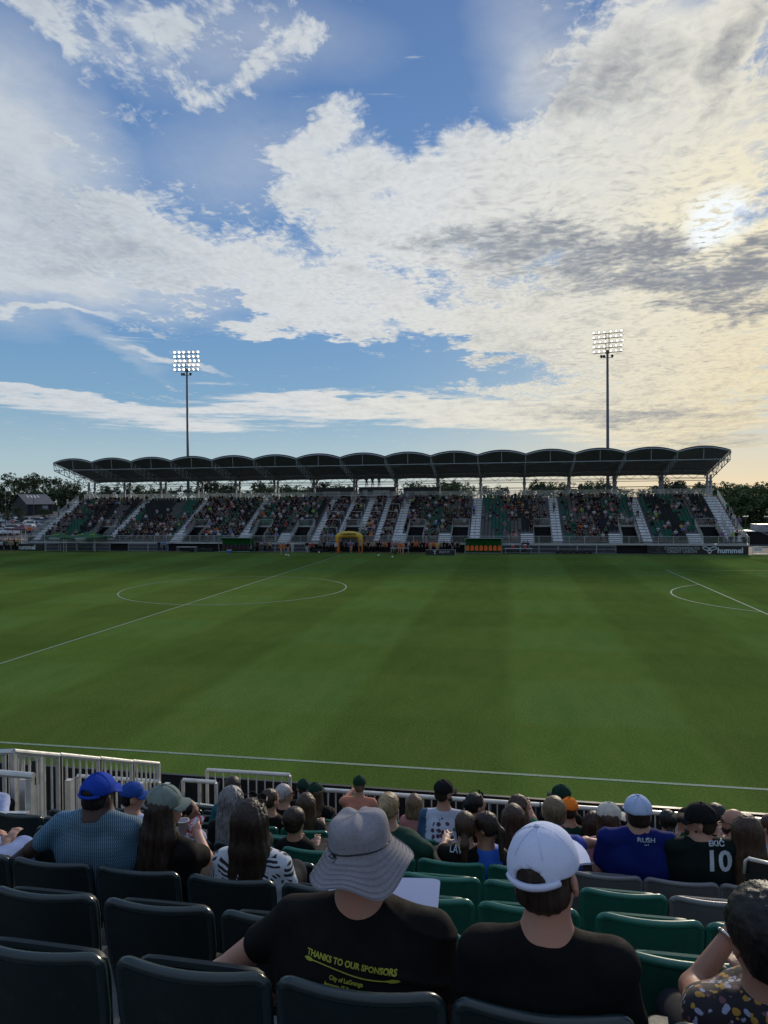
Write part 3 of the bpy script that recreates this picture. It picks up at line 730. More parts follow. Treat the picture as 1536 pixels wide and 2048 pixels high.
c = thing('cool_box', 'blue cool box with white lid on the grass in front of the maroon seats', 'cool box', (-39.4, 93.6, 0))
m = MB(); m.box(-.3, .3, -.2, .2, .01, .36); m.build('box', mat('blue_plastic', (.02, .10, .42), .4), c); m = MB(); m.box(-.32, .32, -.22, .22, .361, .44); m.build('lid', WC, c)
BALL = None
for i, (px, py) in enumerate(((572, 1110), (577, 1111), (638, 1105), (757, 1111), (785, 1114))):
    p = at(px, py, Z=0.1)
    if BALL is None:
        m = MB(); m.lathe([(.001, -.12)]+[(.12*cos(a), .12*sin(a)) for a in [-pi/2+pi*k/8 for k in range(1, 8)]]+[(.001, .12)], 12)
        o = m.build('football', mat('white_ball', (.7, .72, .72), .4), smooth=True); BALL = o
    else: o = BALL.copy(); COL.objects.link(o)
    o.location = (p.x, min(p.y, 95), .12)
    tag(o, ['white football, left of the pair on the grass left of the halfway line', 'white football, right of the pair on the grass left of the halfway line', 'white football at the foot of the rail left of the arch', 'white football on the grass right of the arch', 'white football nearest the camera, right of the arch'][i], 'football', 'footballs on the far touchline')
def gear_pile(x, y, w, n, label):
    t = thing('kit_bags', label, 'bags', (x, y, 0)); 
    for i in range(n):
        m = MB(); cx = (i-(n-1)/2)*w/n; r = random.uniform(.22, .3)
        m.grid([[(cx+a*.28, -.22*sin(b)*1.0, .03+r*(1-cos(b)) if b < pi/2 else .03+r*(1+abs(cos(b))*.9)) for a in (-1, -.9, .9, 1)] for b in [pi*k/8 for k in range(9)]])
        m.box(cx-.26, cx+.26, -.2, .2, .02, .42); m.build('bag', mat('dark_nylon', (.012, .013, .017), .7), t)
gear_pile(-44.5, 95.4, 3.6, 6, 'row of dark kit bags under the table left of the maroon-seated shelter')
gear_pile(-26.5, 95.4, 2.6, 4, 'row of dark kit bags left of the yellow arch')
gear_pile(8.5, 95.7, 5, 6, 'row of dark kit bags along the barrier right of the orange seats')
# ------------------------------------------------------------------ bodies: smooth blends of tapered limbs, meshed as one skin
class Body:
    def __init__(s): s.p = []
    def cap(s, a, b, ra, rb, k=.03, sub=False, flat=None): s.p.append(('c', np.array(a, float), np.array(b, float), ra, rb, k, sub, flat)); return s
    def ell(s, c, r, R=None, k=.03, sub=False): s.p.append(('e', np.array(c, float), np.array(r, float), None if R is None else np.array(R, float), 0, k, sub, None)); return s
    def plane(s, c, n): s.p.append(('p', np.array(c, float), np.array(n, float)/np.linalg.norm(n), 0, 0, 0, True, None)); return s
    def mesh(s, h, disp=None, xf=None):
        lo = np.full(3, 1e9); hi = -lo
        for q in s.p:
            if q[6]: continue
            if q[0] == 'c': r = max(q[3], q[4]); lo = np.minimum(lo, np.minimum(q[1], q[2])-r); hi = np.maximum(hi, np.maximum(q[1], q[2])+r)
            else: r = q[2].max(); lo = np.minimum(lo, q[1]-r); hi = np.maximum(hi, q[1]+r)
        lo -= 3*h; hi += 3*h; n = np.ceil((hi-lo)/h).astype(int)+1
        ax = [lo[i]+h*np.arange(n[i]) for i in range(3)]
        f = np.full(n, .25, np.float32)
        for q in s.p:
            k = q[5]
            if q[0] == 'p':
                d = -((ax[0][:, None, None]-q[1][0])*q[2][0]+(ax[1][None, :, None]-q[1][1])*q[2][1]+(ax[2][None, None, :]-q[1][2])*q[2][2])
                f = np.maximum(f, -d.astype(np.float32)); continue
            if q[0] == 'c': r = max(q[3], q[4]); a, b = np.minimum(q[1], q[2])-r, np.maximum(q[1], q[2])+r
            else: r = q[2].max(); a, b = q[1]-r, q[1]+r
            pad = k+3*h; i0 = np.maximum(((a-pad-lo)/h).astype(int), 0); i1 = np.minimum(((b+pad-lo)/h).astype(int)+2, n)
            if (i1 <= i0).any(): continue
            sl = tuple(slice(i0[i], i1[i]) for i in range(3))
            X = np.stack(np.meshgrid(*[ax[i][sl[i]] for i in range(3)], indexing='ij'), -1)
            if q[0] == 'c':
                ab = q[2]-q[1]; L = max(ab@ab, 1e-9); t = np.clip(((X-q[1])@ab)/L, 0, 1)
                d = X-q[1]-t[..., None]*ab
                if q[7] is not None: d = d/np.array(q[7])
                d = np.sqrt((d**2).sum(-1))-(q[3]+(q[4]-q[3])*t)
            else:
                v = X-q[1]
                if q[3] is not None: v = v@q[3]
                e = np.sqrt(((v/q[2])**2).sum(-1)); g = np.sqrt(((v/q[2]**2)**2).sum(-1))+1e-9
                d = e*(e-1)/g
            cur = f[sl]
            if q[6]: m = np.clip(.5-.5*(cur+d)/k, 0, 1) if k > 0 else 0; f[sl] = cur*(1-m)+(-d)*m+k*m*(1-m)
            else:
                m = np.clip(.5+.5*(d-cur)/max(k, 1e-4), 0, 1); f[sl] = d*(1-m)+cur*m-k*m*(1-m)
        if disp is not None:
            X = np.stack(np.meshgrid(*ax, indexing='ij'), -1); near = np.abs(f) < .06
            dd = np.zeros_like(f); dd[near] = disp(X[near]); f = f-dd
        return surface_nets(f, lo, h)
def surface_nets(f, lo, h):
    s = f < 0
    c = np.zeros(tuple(np.array(f.shape)-1), np.int8)
    for i in (0, 1):
        for j in (0, 1):
            for k in (0, 1): c += s[i:f.shape[0]-1+i, j:f.shape[1]-1+j, k:f.shape[2]-1+k]
    act = (c > 0) & (c < 8); idx = np.full(c.shape, -1, np.int64); I = np.argwhere(act); idx[act] = np.arange(len(I))
    acc = np.zeros((len(I), 3)); cnt = np.zeros(len(I))
    corners = [(i, j, k) for i in (0, 1) for j in (0, 1) for k in (0, 1)]
    V = {q: f[I[:, 0]+q[0], I[:, 1]+q[1], I[:, 2]+q[2]] for q in corners}
    for q in corners:
        for a in range(3):
            if q[a]: continue
            r = list(q); r[a] = 1; r = tuple(r); va, vb = V[q], V[r]; m = (va < 0) != (vb < 0)
            t = va[m]/(va[m]-vb[m]); p = np.tile(np.array(q, float), (m.sum(), 1)); p[:, a] += t; acc[m] += p; cnt[m] += 1
    verts = (I+acc/cnt[:, None])*h+lo
    faces = []
    for a in range(3):
        b, d = (a+1) % 3, (a+2) % 3
        sl0 = [slice(None)]*3; sl1 = [slice(None)]*3; sl0[a] = slice(0, -1); sl1[a] = slice(1, None)
        s0, s1 = s[tuple(sl0)], s[tuple(sl1)]; E = np.argwhere(s0 != s1)
        E = E[(E[:, b] > 0) & (E[:, d] > 0) & (E[:, b] < f.shape[b]-1) & (E[:, d] < f.shape[d]-1)]
        q = []
        for ob, od in ((1, 1), (0, 1), (0, 0), (1, 0)):
            J = E.copy(); J[:, b] -= ob; J[:, d] -= od; q.append(idx[J[:, 0], J[:, 1], J[:, 2]])
        Q = np.stack(q, 1); flip = ~s0[E[:, 0], E[:, 1], E[:, 2]]; Q[flip] = Q[flip][:, ::-1]; faces.append(Q)
    return verts, np.concatenate(faces)
def np_mesh(name, v, f, mats, smooth=True):
    me = bpy.data.meshes.new(name); me.vertices.add(len(v)); me.vertices.foreach_set('co', np.asarray(v, np.float32).ravel())
    me.loops.add(len(f)*4); me.loops.foreach_set('vertex_index', np.asarray(f, np.int32).ravel())
    me.polygons.add(len(f)); me.polygons.foreach_set('loop_start', np.arange(len(f), dtype=np.int32)*4)
    me.polygons.foreach_set('use_smooth', np.full(len(f), smooth)); me.update(calc_edges=True)
    for m in (mats if isinstance(mats, (list, tuple)) else [mats]): me.materials.append(m)
    return me
SKINS = {}
def skin(tone='light'):
    c = {'light': (.42, .235, .165), 'mid': (.30, .16, .105), 'dark': (.05, .028, .02), 'tan': (.36, .19, .12)}[tone]
    def f(N, b, tc):
        n = N.noise(tc, 9, 3); n2 = N.noise(tc, 90, 3, .7); n3 = N.noise(tc, 300, 2)
        cc = N.mix(N.mapr(n, .35, .7, 0, .5), c, N.vm('MULTIPLY', c, (1.15, .80, .78)))
        cc = N.mix(N.mapr(n2, .56, .72, 0, .35), cc, N.vm('MULTIPLY', c, (.72, .62, .58)))
        N.put(b.inputs['Base Color'], cc); b.inputs['Roughness'].default_value = .52
        b.inputs['Subsurface Weight'].default_value = 0.0
        bn = N.new('ShaderNodeBump'); bn.inputs['Strength'].default_value = .25; bn.inputs['Distance'].default_value = .003
        N.put(bn.inputs['Height'], N.math('ADD', n3, n2)); N.l.new(bn.outputs[0], b.inputs['Normal'])
    return mat('skin_'+tone, build=f)
def cloth(name, c, rough=.85, var=.12): return mat('cloth_'+name, c, rough, 0, var, 9, bump=.25, bs=300, spec=.15)
def haircol(name, c):
    def f(N, b, tc):
        n = N.noise(N.mapping(tc, sc=(60, 60, 5)), 1.6, 4, .6); n2 = N.noise(tc, 9, 3)
        k = N.math('MULTIPLY', N.mapr(n, .3, .7, .45, 1.6, 'LINEAR'), N.mapr(n2, .3, .7, .75, 1.25, 'LINEAR'))
        N.put(b.inputs['Base Color'], N.vm('SCALE', c, sc=k)); b.inputs['Roughness'].default_value = .45
        b.inputs['Specular IOR Level'].default_value = .35
        bn = N.new('ShaderNodeBump'); bn.inputs['Strength'].default_value = .8; bn.inputs['Distance'].default_value = .006
        N.put(bn.inputs['Height'], n); N.l.new(bn.outputs[0], b.inputs['Normal'])
    return mat('hair_'+name, build=f)
HAIR = {'black': (.008, .007, .007), 'dark': (.026, .015, .010), 'brown': (.055, .030, .018), 'light': (.15, .095, .055), 'blond': (.30, .20, .11), 'grey': (.17, .165, .17), 'white': (.36, .33, .34), 'red': (.10, .03, .015)}
SHIRTS = {'black': (.010, .010, .012), 'white': (.42, .44, .48), 'green': (.02, .13, .07), 'lime': (.25, .48, .09), 'grey': (.16, .17, .19), 'navy': (.015, .025, .07), 'blue': (.10, .20, .45),
          'pink': (.50, .22, .24), 'orange': (.55, .14, .03), 'yellow': (.50, .36, .08), 'red': (.35, .03, .03), 'purple': (.16, .10, .25), 'tan': (.33, .26, .19)}
# small seated and standing figures for the far side; one mesh with skin, shirt, trousers, hair slots
def small_figure(pose, h=.045):
    parts = []
    if pose.startswith('sit'):
        lean = {'sit': 0, 'sit_b': .08, 'sit_c': -.03}[pose]; tw = {'sit': 0, 'sit_b': .05, 'sit_c': -.06}[pose]
        hc = (tw, -.05-lean, .80)
        b = Body().ell(hc, (.078, .095, .115)).cap((tw, -.03-lean, .62), (tw, -.04-lean, .72), .055, .05)
        for s in (-1, 1):
            sh = (s*.19, 0-lean, .53); el = (s*.27, -.10-lean, .28); ha = (s*.10+tw, -.36, .24)
            if pose == 'sit_c': ha = (s*.04, -.30, .50); el = (s*.25, -.15, .30)
            b.cap(sh, el, .05, .045).cap(el, ha, .042, .035)
            b.cap((s*.12, -.46, .12), (s*.12, -.50, -.32), .06, .045)
        parts.append((b, 0))
        b = Body().cap((0, .02, .05), (tw*.5, -lean*.7, .45), .16, .17, flat=(1.15, .75, 1)).cap((-.15, -lean, .52), (.15, -lean, .52), .08, .08)
        for s in (-1, 1): b.cap((s*.18, -lean, .52), (s*.24, -.06-lean, .36), .075, .065)
        parts.append((b, 1))
        b = Body().ell((0, 0, 0.04), (.2, .15, .11))
        for s in (-1, 1): b.cap((s*.09, -.02, .06), (s*.12, -.44, .11), .09, .07).cap((s*.12, -.44, .11), (s*.12, -.47, -.1), .07, .06)
        parts.append((b, 2))
        b = Body().ell((hc[0], hc[1]+.03, hc[2]+.035), (.09, .10, .105)); parts.append((b, 3))
    else:
        sp = {'stand': .0, 'stand_b': .12, 'walk': .22}[pose]
        hc = (0, -.02, 1.64)
        b = Body().ell(hc, (.078, .095, .118)).cap((0, 0, 1.42), (0, -.01, 1.55), .055, .05)
        for s in (-1, 1):
            sh = (s*.18, 0, 1.42); el = (s*.25, -.02-sp*.3, 1.14); ha = (s*.24, -.10-sp*.6*(s if pose == 'walk' else 1), .90 if pose != 'stand_b' else 1.05)
            b.cap(sh, el, .05, .04).cap(el, ha, .04, .032).cap(ha, (ha[0], ha[1]-.02, ha[2]-.09), .036, .022)
            b.cap((s*.10, -s*sp*.5, .5), (s*.11, -s*sp, .06), .055, .04).cap((s*.11, -s*sp+.04, .05), (s*.12, -s*sp-.12, .04), .045, .035)
        b.cap((0, 0, .9), (0, 0, 1.4), .10, .10)
        parts.append((b, 0))
        b = Body().cap((0, 0, .95), (0, 0, 1.33), .13, .15, flat=(1.15, .75, 1)).cap((-.13, 0, 1.42), (.13, 0, 1.42), .07, .07)
        for s in (-1, 1): b.cap((s*.17, 0, 1.42), (s*.225, -.015-sp*.1, 1.22), .07, .06)
        parts.append((b, 1))
        b = Body().ell((0, 0, .92), (.165, .12, .12))
        for s in (-1, 1): b.cap((s*.09, 0, .88), (s*.10, -s*sp*.5, .5), .09, .065).cap((s*.10, -s*sp*.5, .5), (s*.11, -s*sp, .13), .065, .05)
        parts.append((b, 2))
        b = Body().ell((hc[0], hc[1]+.03, hc[2]+.03), (.088, .10, .105)); parts.append((b, 3))
    out = []
    for b, mi in parts: v, f = b.mesh(h); out.append((v, f, mi))
    return out
# figures look towards -y (at the pitch) at rz = 0
SIT = {p: small_figure(p, .05) for p in ('sit', 'sit_b', 'sit_c')}
STAND = {p: small_figure(p, .035) for p in ('stand', 'stand_b', 'walk')}
_mc = {}
def sit_mesh(pose, shirt, hair, tone, pants):
    k = (pose, shirt, hair, tone, pants)
    if k in _mc: return _mc[k]
    vs, fs, mi, o = [], [], [], 0
    for v, f, i in SIT[pose]: vs.append(v); fs.append(f+o); o += len(v); mi += [i]*len(f)
    me = np_mesh('spectator', np.concatenate(vs), np.concatenate(fs), [skin(tone), cloth(shirt, SHIRTS[shirt]), cloth(pants, SHIRTS[pants]), haircol(hair, HAIR[hair])])
    me.polygons.foreach_set('material_index', mi); _mc[k] = me; return me
def stand_part(pose, i, m):
    k = (pose, i, m.name)
    if k not in _mc: v, f, _ = STAND[pose][i]; _mc[k] = np_mesh(('body', 'shirt', 'trousers', 'hair')[i], v, f, m)
    return _mc[k]
def stander(x, y, z, label, shirt='black', pants='black', hair='dark', tone='light', pose='stand', rz=0.0, sc=1.0, group='people standing along the far touchline', hat=None):
    t = thing('person', label, 'person', (x, y, z), rz, group); t.scale = (sc, sc, sc)
    b = link('body', stand_part(pose, 0, skin(tone)), t)
    link('shirt', stand_part(pose, 1, cloth(shirt, SHIRTS[shirt])), t)
    link('trousers', stand_part(pose, 2, cloth(pants, SHIRTS[pants]) if pants != 'skin' else skin(tone)), t)
    link('cap' if hat else 'hair', stand_part(pose, 3, cloth(hat, SHIRTS[hat]) if hat else haircol(hair, HAIR[hair])), t)
    return t
rnd = random.Random(5)
# ------------------------------------------------------------------ seats and spectators of the far stand
def seat_mesh_far(m):
    b = MB(); b.box(-.21, .21, .10, .14, .38, .80); b.box(-.20, .20, -.28, .099, .36, .41); b.box(-.03, .03, .12, .18, .02, .38); return b
def seat_colour(x, j):
    u = x+.16*j+.35*sin(x*.7)
    if x < -16: p = [(-74, 'b'), (-71.5, 'y'), (-69.4, 'g'), (-67, 'b'), (-63.5, 'y'), (-61, 'b'), (-59.5, 'g'), (-57.6, 'b'), (-53.2, 'y'), (-51.2, 'g'), (-48.8, 'b'), (-45.5, 'y'), (-43.5, 'g'), (-40.5, 'b'), (-38.7, 'g'), (-35.2, 'b'), (-32.2, 'y'), (-30.6, 'g'), (-28.5, 'b')]
    else: p = [(-16, 'b'), (-12, 'g'), (-7.0, 'y'), (-5, 'b'), (-4, 'y'), (-2.2, 'g'), (.8, 'y'), (2.8, 'b'), (5, 'y'), (7.2, 'g'), (10.2, 'y'), (12.8, 'b'), (15.2, 'g'), (19.4, 'g'), (22.2, 'b'), (24.4, 'g'), (26.1, 'y'), (28.2, 'b')]
    c = 'b'
    for q, k in p:
        if u >= q: c = k
    return c
def row_xs(j):
    x = SX0+1.9; out = []
    while x < SX1-1.9:
        if not in_aisle(x, .24) and not in_portal(x, j) and not in_ramp(x, j): out.append(x)
        x += .53
    return out
def dens(x, j):
    """how full a place is, as the photograph shows it"""
    d = .40+.22*sin(x*.55+1.3)*cos(j*.5+.4)+.18*sin(x*.21-.7)
    if -59.5 < x < -51 and j > 7: d -= .5
    if -70 < x < -61 and j < 7: d += -.25 if x < -67.5 else .15
    if -60 < x < -51 and j < 6: d += .3
    if -39 < x < -16: d += .28
    if -47 < x < -40: d += .12
    if -16 < x < -5: d += .25
    if 7 < x < 12 and j > 5: d -= .2
    if 19 < x < 23 and j > 8: d -= .35
    if x > 26: d -= .1
    if -4 < x < 0 and j < 5: d -= .1
    if 13 < x < 17 and j < 4: d -= .35
    return max(.04, min(.93, d))
BLOCKN = ['first', 'second', 'third', 'fourth', 'fifth', 'sixth', 'seventh', 'eighth', 'ninth']
def block_of(x):
    e = [-61.1, -50.2, -39.6, -28.0, -16.0, -4.8, 6.6, 18.4]
    return BLOCKN[sum(x > q for q in e)]
ORDS = 'first second third fourth fifth sixth seventh eighth ninth tenth eleventh twelfth thirteenth fourteenth fifteenth sixteenth seventeenth eighteenth nineteenth twentieth twenty-first twenty-second twenty-third twenty-fourth twenty-fifth twenty-sixth'.split()
def far_people():
    cnt = {}; pc = {}
    seatm = {'g': PLG, 'b': PLB, 'y': PLY}; seatname = {'g': 'green', 'b': 'black', 'y': 'grey'}
    sv, sf, sm = [], [], []; base = seat_mesh_far(None); bv = np.array(base.v); bf = np.array(base.f)
    cv, cf, cm = [], [], []; nv = 0; cn = 0
    seatme = {}
    for k in 'gby':
        me = bpy.data.meshes.new('stadium_seat'); me.from_pydata(base.v, [], base.f); me.materials.append(seatm[k]); me.update(); seatme[k] = me
    slots = ['black', 'white', 'green', 'grey', 'navy', 'blue', 'pink', 'lime', 'orange', 'purple', 'tan', 'yellow', 'red']
    wts = [58, 13, 9, 14, 11, 2.5, 2.2, .7, .4, 1.5, 4, .3, .6]
    hairs = ['dark', 'black', 'brown', 'light', 'blond', 'grey']
    allm = [cloth(s, SHIRTS[s]) for s in slots]+[skin('light'), skin('mid'), skin('dark')]+[haircol(h, HAIR[h]) for h in hairs]
    nseat = npers = 0
    for j in range(NROW):
        for x in row_xs(j):
            y, z = rowY(j)+.14, rowZ(j); k = seat_colour(x, j); taken = rnd.random() < dens(x, j)
            bk = block_of(x); key = (j, bk); cnt[key] = cnt.get(key, 0)+1
            if nseat < 205 and (not taken or rnd.random() < .25) :
                nseat += 1; o = link('stadium_seat', seatme[k], None, (x, y, z))
                tag(o, f'{seatname[k]} seat, place {ORDS[cnt[key]-1]} from left, {ORDS[j]} row of the {bk} far-stand block', 'seat', 'seats low in the far stand')
            else:
                sv.append(bv+(x, y, z)); sf.append(bf+nv); nv += len(bv); sm += ['gby'.index(k)]*len(bf)
            if not taken: continue
            pose = rnd.choice(['sit', 'sit', 'sit_b', 'sit_c']); shirt = rnd.choices(slots, wts)[0]; hair = rnd.choice(hairs[:5] if rnd.random() < .9 else hairs); tone = rnd.choices(['light', 'mid', 'dark'], [7, 2, 1.5])[0]
            s = rnd.uniform(.84, 1.02) if rnd.random() < .9 else .72
            px, py, pz = x+rnd.uniform(-.05, .05), y+.0, z+.44
            if npers < 195:
                npers += 1; me = sit_mesh(pose, shirt, hair, tone, 'navy' if rnd.random() < .5 else 'grey')
                o = link('spectator', me, None, (px, py, pz)); o.rotation_euler = (0, 0, rnd.uniform(-.35, .35)); o.scale = (s, s, s)
                pc[key] = pc.get(key, 0)+1
                tag(o, f'spectator in {shirt}, {ORDS[pc[key]-1]} from left in the {ORDS[j]} row of the {bk} far-stand block', 'person', 'spectators low in the far stand')
            else:
                a = rnd.uniform(-.35, .35); R = np.array([[cos(a), sin(a), 0], [-sin(a), cos(a), 0], [0, 0, 1]])
                ti = 13+['light', 'mid', 'dark'].index(tone); hi = 16+hairs.index(hair)
                if rnd.random() < .25: hi = rnd.choice([0, 1, 2, 4])
                idx = {0: ti, 1: slots.index(shirt), 2: 4 if rnd.random() < .5 else 3, 3: hi}
                for v, f, i in SIT[pose]:
                    cv.append((v*s)@R+(px, py, pz)); cf.append(f+cn); cn += len(v); cm += [idx[i]]*len(f)
    me = np_mesh('stadium_seats', np.concatenate(sv), np.concatenate(sf), [PLG, PLB, PLY], False); me.polygons.foreach_set('material_index', sm)
    tag(link('stadium_seats', me), 'rows of green, black and grey plastic seats rising up the far stand', 'seats', kind='stuff')
    me = np_mesh('crowd', np.concatenate(cv), np.concatenate(cf), allm); me.polygons.foreach_set('material_index', cm)
    tag(link('crowd', me), 'crowd of spectators filling the upper rows of the far stand', 'crowd', kind='stuff')
    print('far seats', nseat, 'people', npers, 'crowd faces', len(cm))
far_people()
# ------------------------------------------------------------------ trees beyond the ground
def leafmat(name, c):
    def f(N, b, tc):
        oi = N.new('ShaderNodeObjectInfo').outputs['Random']
        k = N.math('MULTIPLY', N.mapr(N.noise(tc, .5, 4, .7), .3, .7, .55, 1.5, 'LINEAR'), N.mapr(oi, 0, 1, .75, 1.25, 'LINEAR'))
        N.put(b.inputs['Base Color'], N.vm('SCALE', c, sc=k)); b.inputs['Roughness'].default_value = .8
        b.inputs['Specular IOR Level'].default_value = .15
    return mat(name, build=f)
LEAF = [leafmat('leaves_dark', (.050, .072, .034)), leafmat('leaves_mid', (.085, .120, .050))]
BARK = mat('bark', (.05, .042, .034), .9, 0, .2, 3)
def tree_meshes(seed, hgt, wid, airy=0.0, n=2300, base=.22):
    r = random.Random(seed); m = MB(); limbs = []
    m.tube([(0, 0, -.5), (.1, .05, hgt*.25), (-.1, .1, hgt*.55), (.05, 0, hgt*.85)], wid*.045, 7, taper=.25)
    blobs = []
    for i in range(11):
        a = r.uniform(0, 2*pi); z = hgt*r.uniform(base+.05, .9); rr = wid*.5*r.uniform(.25, .95)*sin(pi*min(1, max(.12, (z/hgt-base*.5)/(1.08-base*.5))))**.6
        p = Vector((cos(a)*rr, sin(a)*rr, z)); st_ = Vector((0, 0, z*.62))
        m.tube([st_, st_.lerp(p, .5)+Vector((0, 0, -.2)), p], wid*.014, 5, taper=.3)
        blobs.append((p, wid*r.uniform(.13, .24)))
    blobs.append((Vector((0, 0, hgt*.86)), wid*.2)); blobs.append((Vector((0, 0, hgt*.6)), wid*.26))
    tm = bpy.data.meshes.new('trunk'); tm.from_pydata(m.v, [], m.f); tm.materials.append(BARK); tm.update()
    vs, fs = [], []
    sub = []
    for p, q in blobs:
        for _ in range(7):
            d = Vector((r.gauss(0, 1), r.gauss(0, 1), r.gauss(0, .75))); d.normalize(); sub.append((p+d*q*r.uniform(.5, 1.15), q*r.uniform(.22, .5)))
    for i in range(n):
        p, q = sub[r.randrange(len(sub))] if r.random() > .12+airy*.2 else blobs[r.randrange(len(blobs))]
        d = Vector((r.gauss(0, 1), r.gauss(0, 1), r.gauss(0, .8))); d = d.normalized()*q*(r.random()**.4)
        c = p+d; s = r.uniform(.14, .34)*(wid/8)**.5
        nrm = (d.normalized()*.6+Vector((r.uniform(-1, 1), r.uniform(-1, 1), r.uniform(-.3, 1)))).normalized(); a = nrm.orthogonal().normalized(); b = nrm.cross(a); t = r.uniform(0, pi); a, b = a*cos(t)+b*sin(t), b*cos(t)-a*sin(t)
        o = len(vs); vs += [c-a*s*1.2, c-b*s*.55, c+a*s*1.2, c+b*s*.55]; fs.append((o, o+1, o+2, o+3))
    cm = bpy.data.meshes.new('crown'); cm.from_pydata(vs, [], fs); cm.update()
    return tm, cm
TV = [tree_meshes(11, 15, 11), tree_meshes(12, 16, 9, .5, 1900), tree_meshes(13, 13, 12), tree_meshes(14, 17, 8.5, 1, 1500, .35), tree_meshes(15, 9, 9, 0, 2200, .08)]
TC = {}
def tree(px, pytop, Y, v, label, leaf=0, group=None, wsc=1.0):
    p = at(px, pytop, Y=Y); g = gh(p.x, Y); h0 = (15, 16, 13, 17, 9)[v]*.98; s = (p.z-g)/h0
    t = thing('tree', label, 'tree', (p.x, Y, g), rnd.uniform(0, 6.28), group); t.scale = (s*wsc, s*wsc, s)
    link('trunk', TV[v][0], t)
    k = (v, leaf)
    if k not in TC: cm = TV[v][1].copy(); cm.name = 'crown'; cm.materials.append(LEAF[leaf]); TC[k] = cm
    link('crown', TC[k], t)
G1, G2, G3, G4 = 'trees along the left horizon', 'trees along the right horizon', 'trees seen under the roof behind the far stand', 'small trees in the car park'
left = [(6, 962, 235, 2, 'broad dark tree at the far left edge of the horizon'), (28, 950, 245, 0, 'tall round dark tree left above the barn roof'), (52, 949, 240, 3, 'tall airy tree behind the left half of the barn'),
        (70, 949, 250, 0, 'tall dense tree behind the ridge of the barn'), (86, 952, 240, 1, 'tall narrow tree just right of the barn'), (100, 951, 235, 3, 'airy tree with sky between its limbs, second right of the barn'),
        (116, 953, 240, 1, 'airy tall tree left of the slanting end truss of the roof'), (131, 956, 245, 3, 'thin crowned tree touching the end truss of the roof'), (148, 960, 238, 3, 'thin crowned tree below the end truss of the roof'), (162, 968, 240, 1, 'sparse tree beside the leftmost roof columns')]
for px, py, Y, v, l in left: tree(px, py, Y, v, l, 0, G1)
for i, (px, py) in enumerate(((0, 985), (20, 984), (45, 987), (70, 984), (90, 986), (105, 982), (122, 978), (140, 982), (158, 986), (170, 990))):
    tree(px, py, 225+i % 3*4, 4, 'low dense tree number %s from the left in the hedge line by the barn' % (('one two three four five six seven eight nine ten').split()[i]), 0, G1, 1.5)
under = [(205, 976), (222, 981), (250, 980), (285, 974), (300, 978), (330, 979), (352, 973), (388, 980), (420, 966), (437, 968), (455, 973), (470, 980), (500, 977), (522, 968), (540, 972), (575, 975), (600, 972), (620, 975), (655, 968), (675, 970), (700, 976),
         (820, 966), (845, 966), (880, 968), (905, 965), (918, 968), (940, 973), (975, 974), (1010, 977), (1062, 974), (1085, 967), (1106, 965), (1125, 968), (1160, 970), (1185, 967), (1205, 968), (1240, 972), (1290, 975), (1310, 974), (1340, 966), (1365, 965), (1385, 968), (1405, 966)]
ORD = 'first second third fourth fifth sixth seventh eighth ninth tenth eleventh twelfth thirteenth fourteenth fifteenth sixteenth seventeenth eighteenth nineteenth twentieth'.split()
XA_ = -73.8
for i, (px, py) in enumerate(under):
    Y = 185+(i*37 % 5)*8; bay = int((at(px, py, Y=112.5).x-XA_)/6.93); nb = sum(1 for q in under[:i] if int((at(q[0], q[1], Y=112.5).x-XA_)/6.93) == bay)
    tree(px, py, Y, (4, 2, 0, 4, 2)[i % 5], 'tree crown behind the far stand, %s in the %s bay between roof columns' % (ORD[nb], ORD[min(bay, 19)]), i % 2, G3, 1.25)
right = [(1432, 975, 175, 1, 'slim tree just right of the last roof column'), (1448, 968, 180, 0, 'first full round tree right of the stand'), (1463, 966, 170, 2, 'tall bumpy tree right of the stand, above the green-shirted man'), (1478, 973, 176, 0, 'darker tree left of the notch in the right horizon trees'),
         (1496, 969, 172, 2, 'broad tree right of the notch in the right horizon trees'), (1513, 967, 178, 0, 'tall tree third from the right edge of the picture'), (1527, 971, 172, 2, 'tall tree second from the right edge of the picture'), (1545, 972, 175, 0, 'tall tree cut by the right edge of the picture')]
for px, py, Y, v, l in right: tree(px, py, Y, v, l, 1, G2, 1.15)
for i, px in enumerate((1440, 1458, 1474, 1490, 1506, 1522, 1540)):
    tree(px, (995, 990, 996, 988, 994, 990, 992)[i], 160+i % 2*5, 4, 'low bushy green tree, %s from the left in the belt right of the stand' % ORD[i], 1, G2, 1.5)
for px, py, Y, l in ((17, 1020, 165, 'small young tree at the left end of the parked cars'), (40, 1015, 172, 'small young tree in front of the barn wall'), (89, 1018, 168, 'small young tree at the right end of the barn')): tree(px, py, Y, 4, l, 0, G4)
tree(1500, 1045, 128, 1, 'narrow young tree beside the road right of the stand', 1, G4, .7)
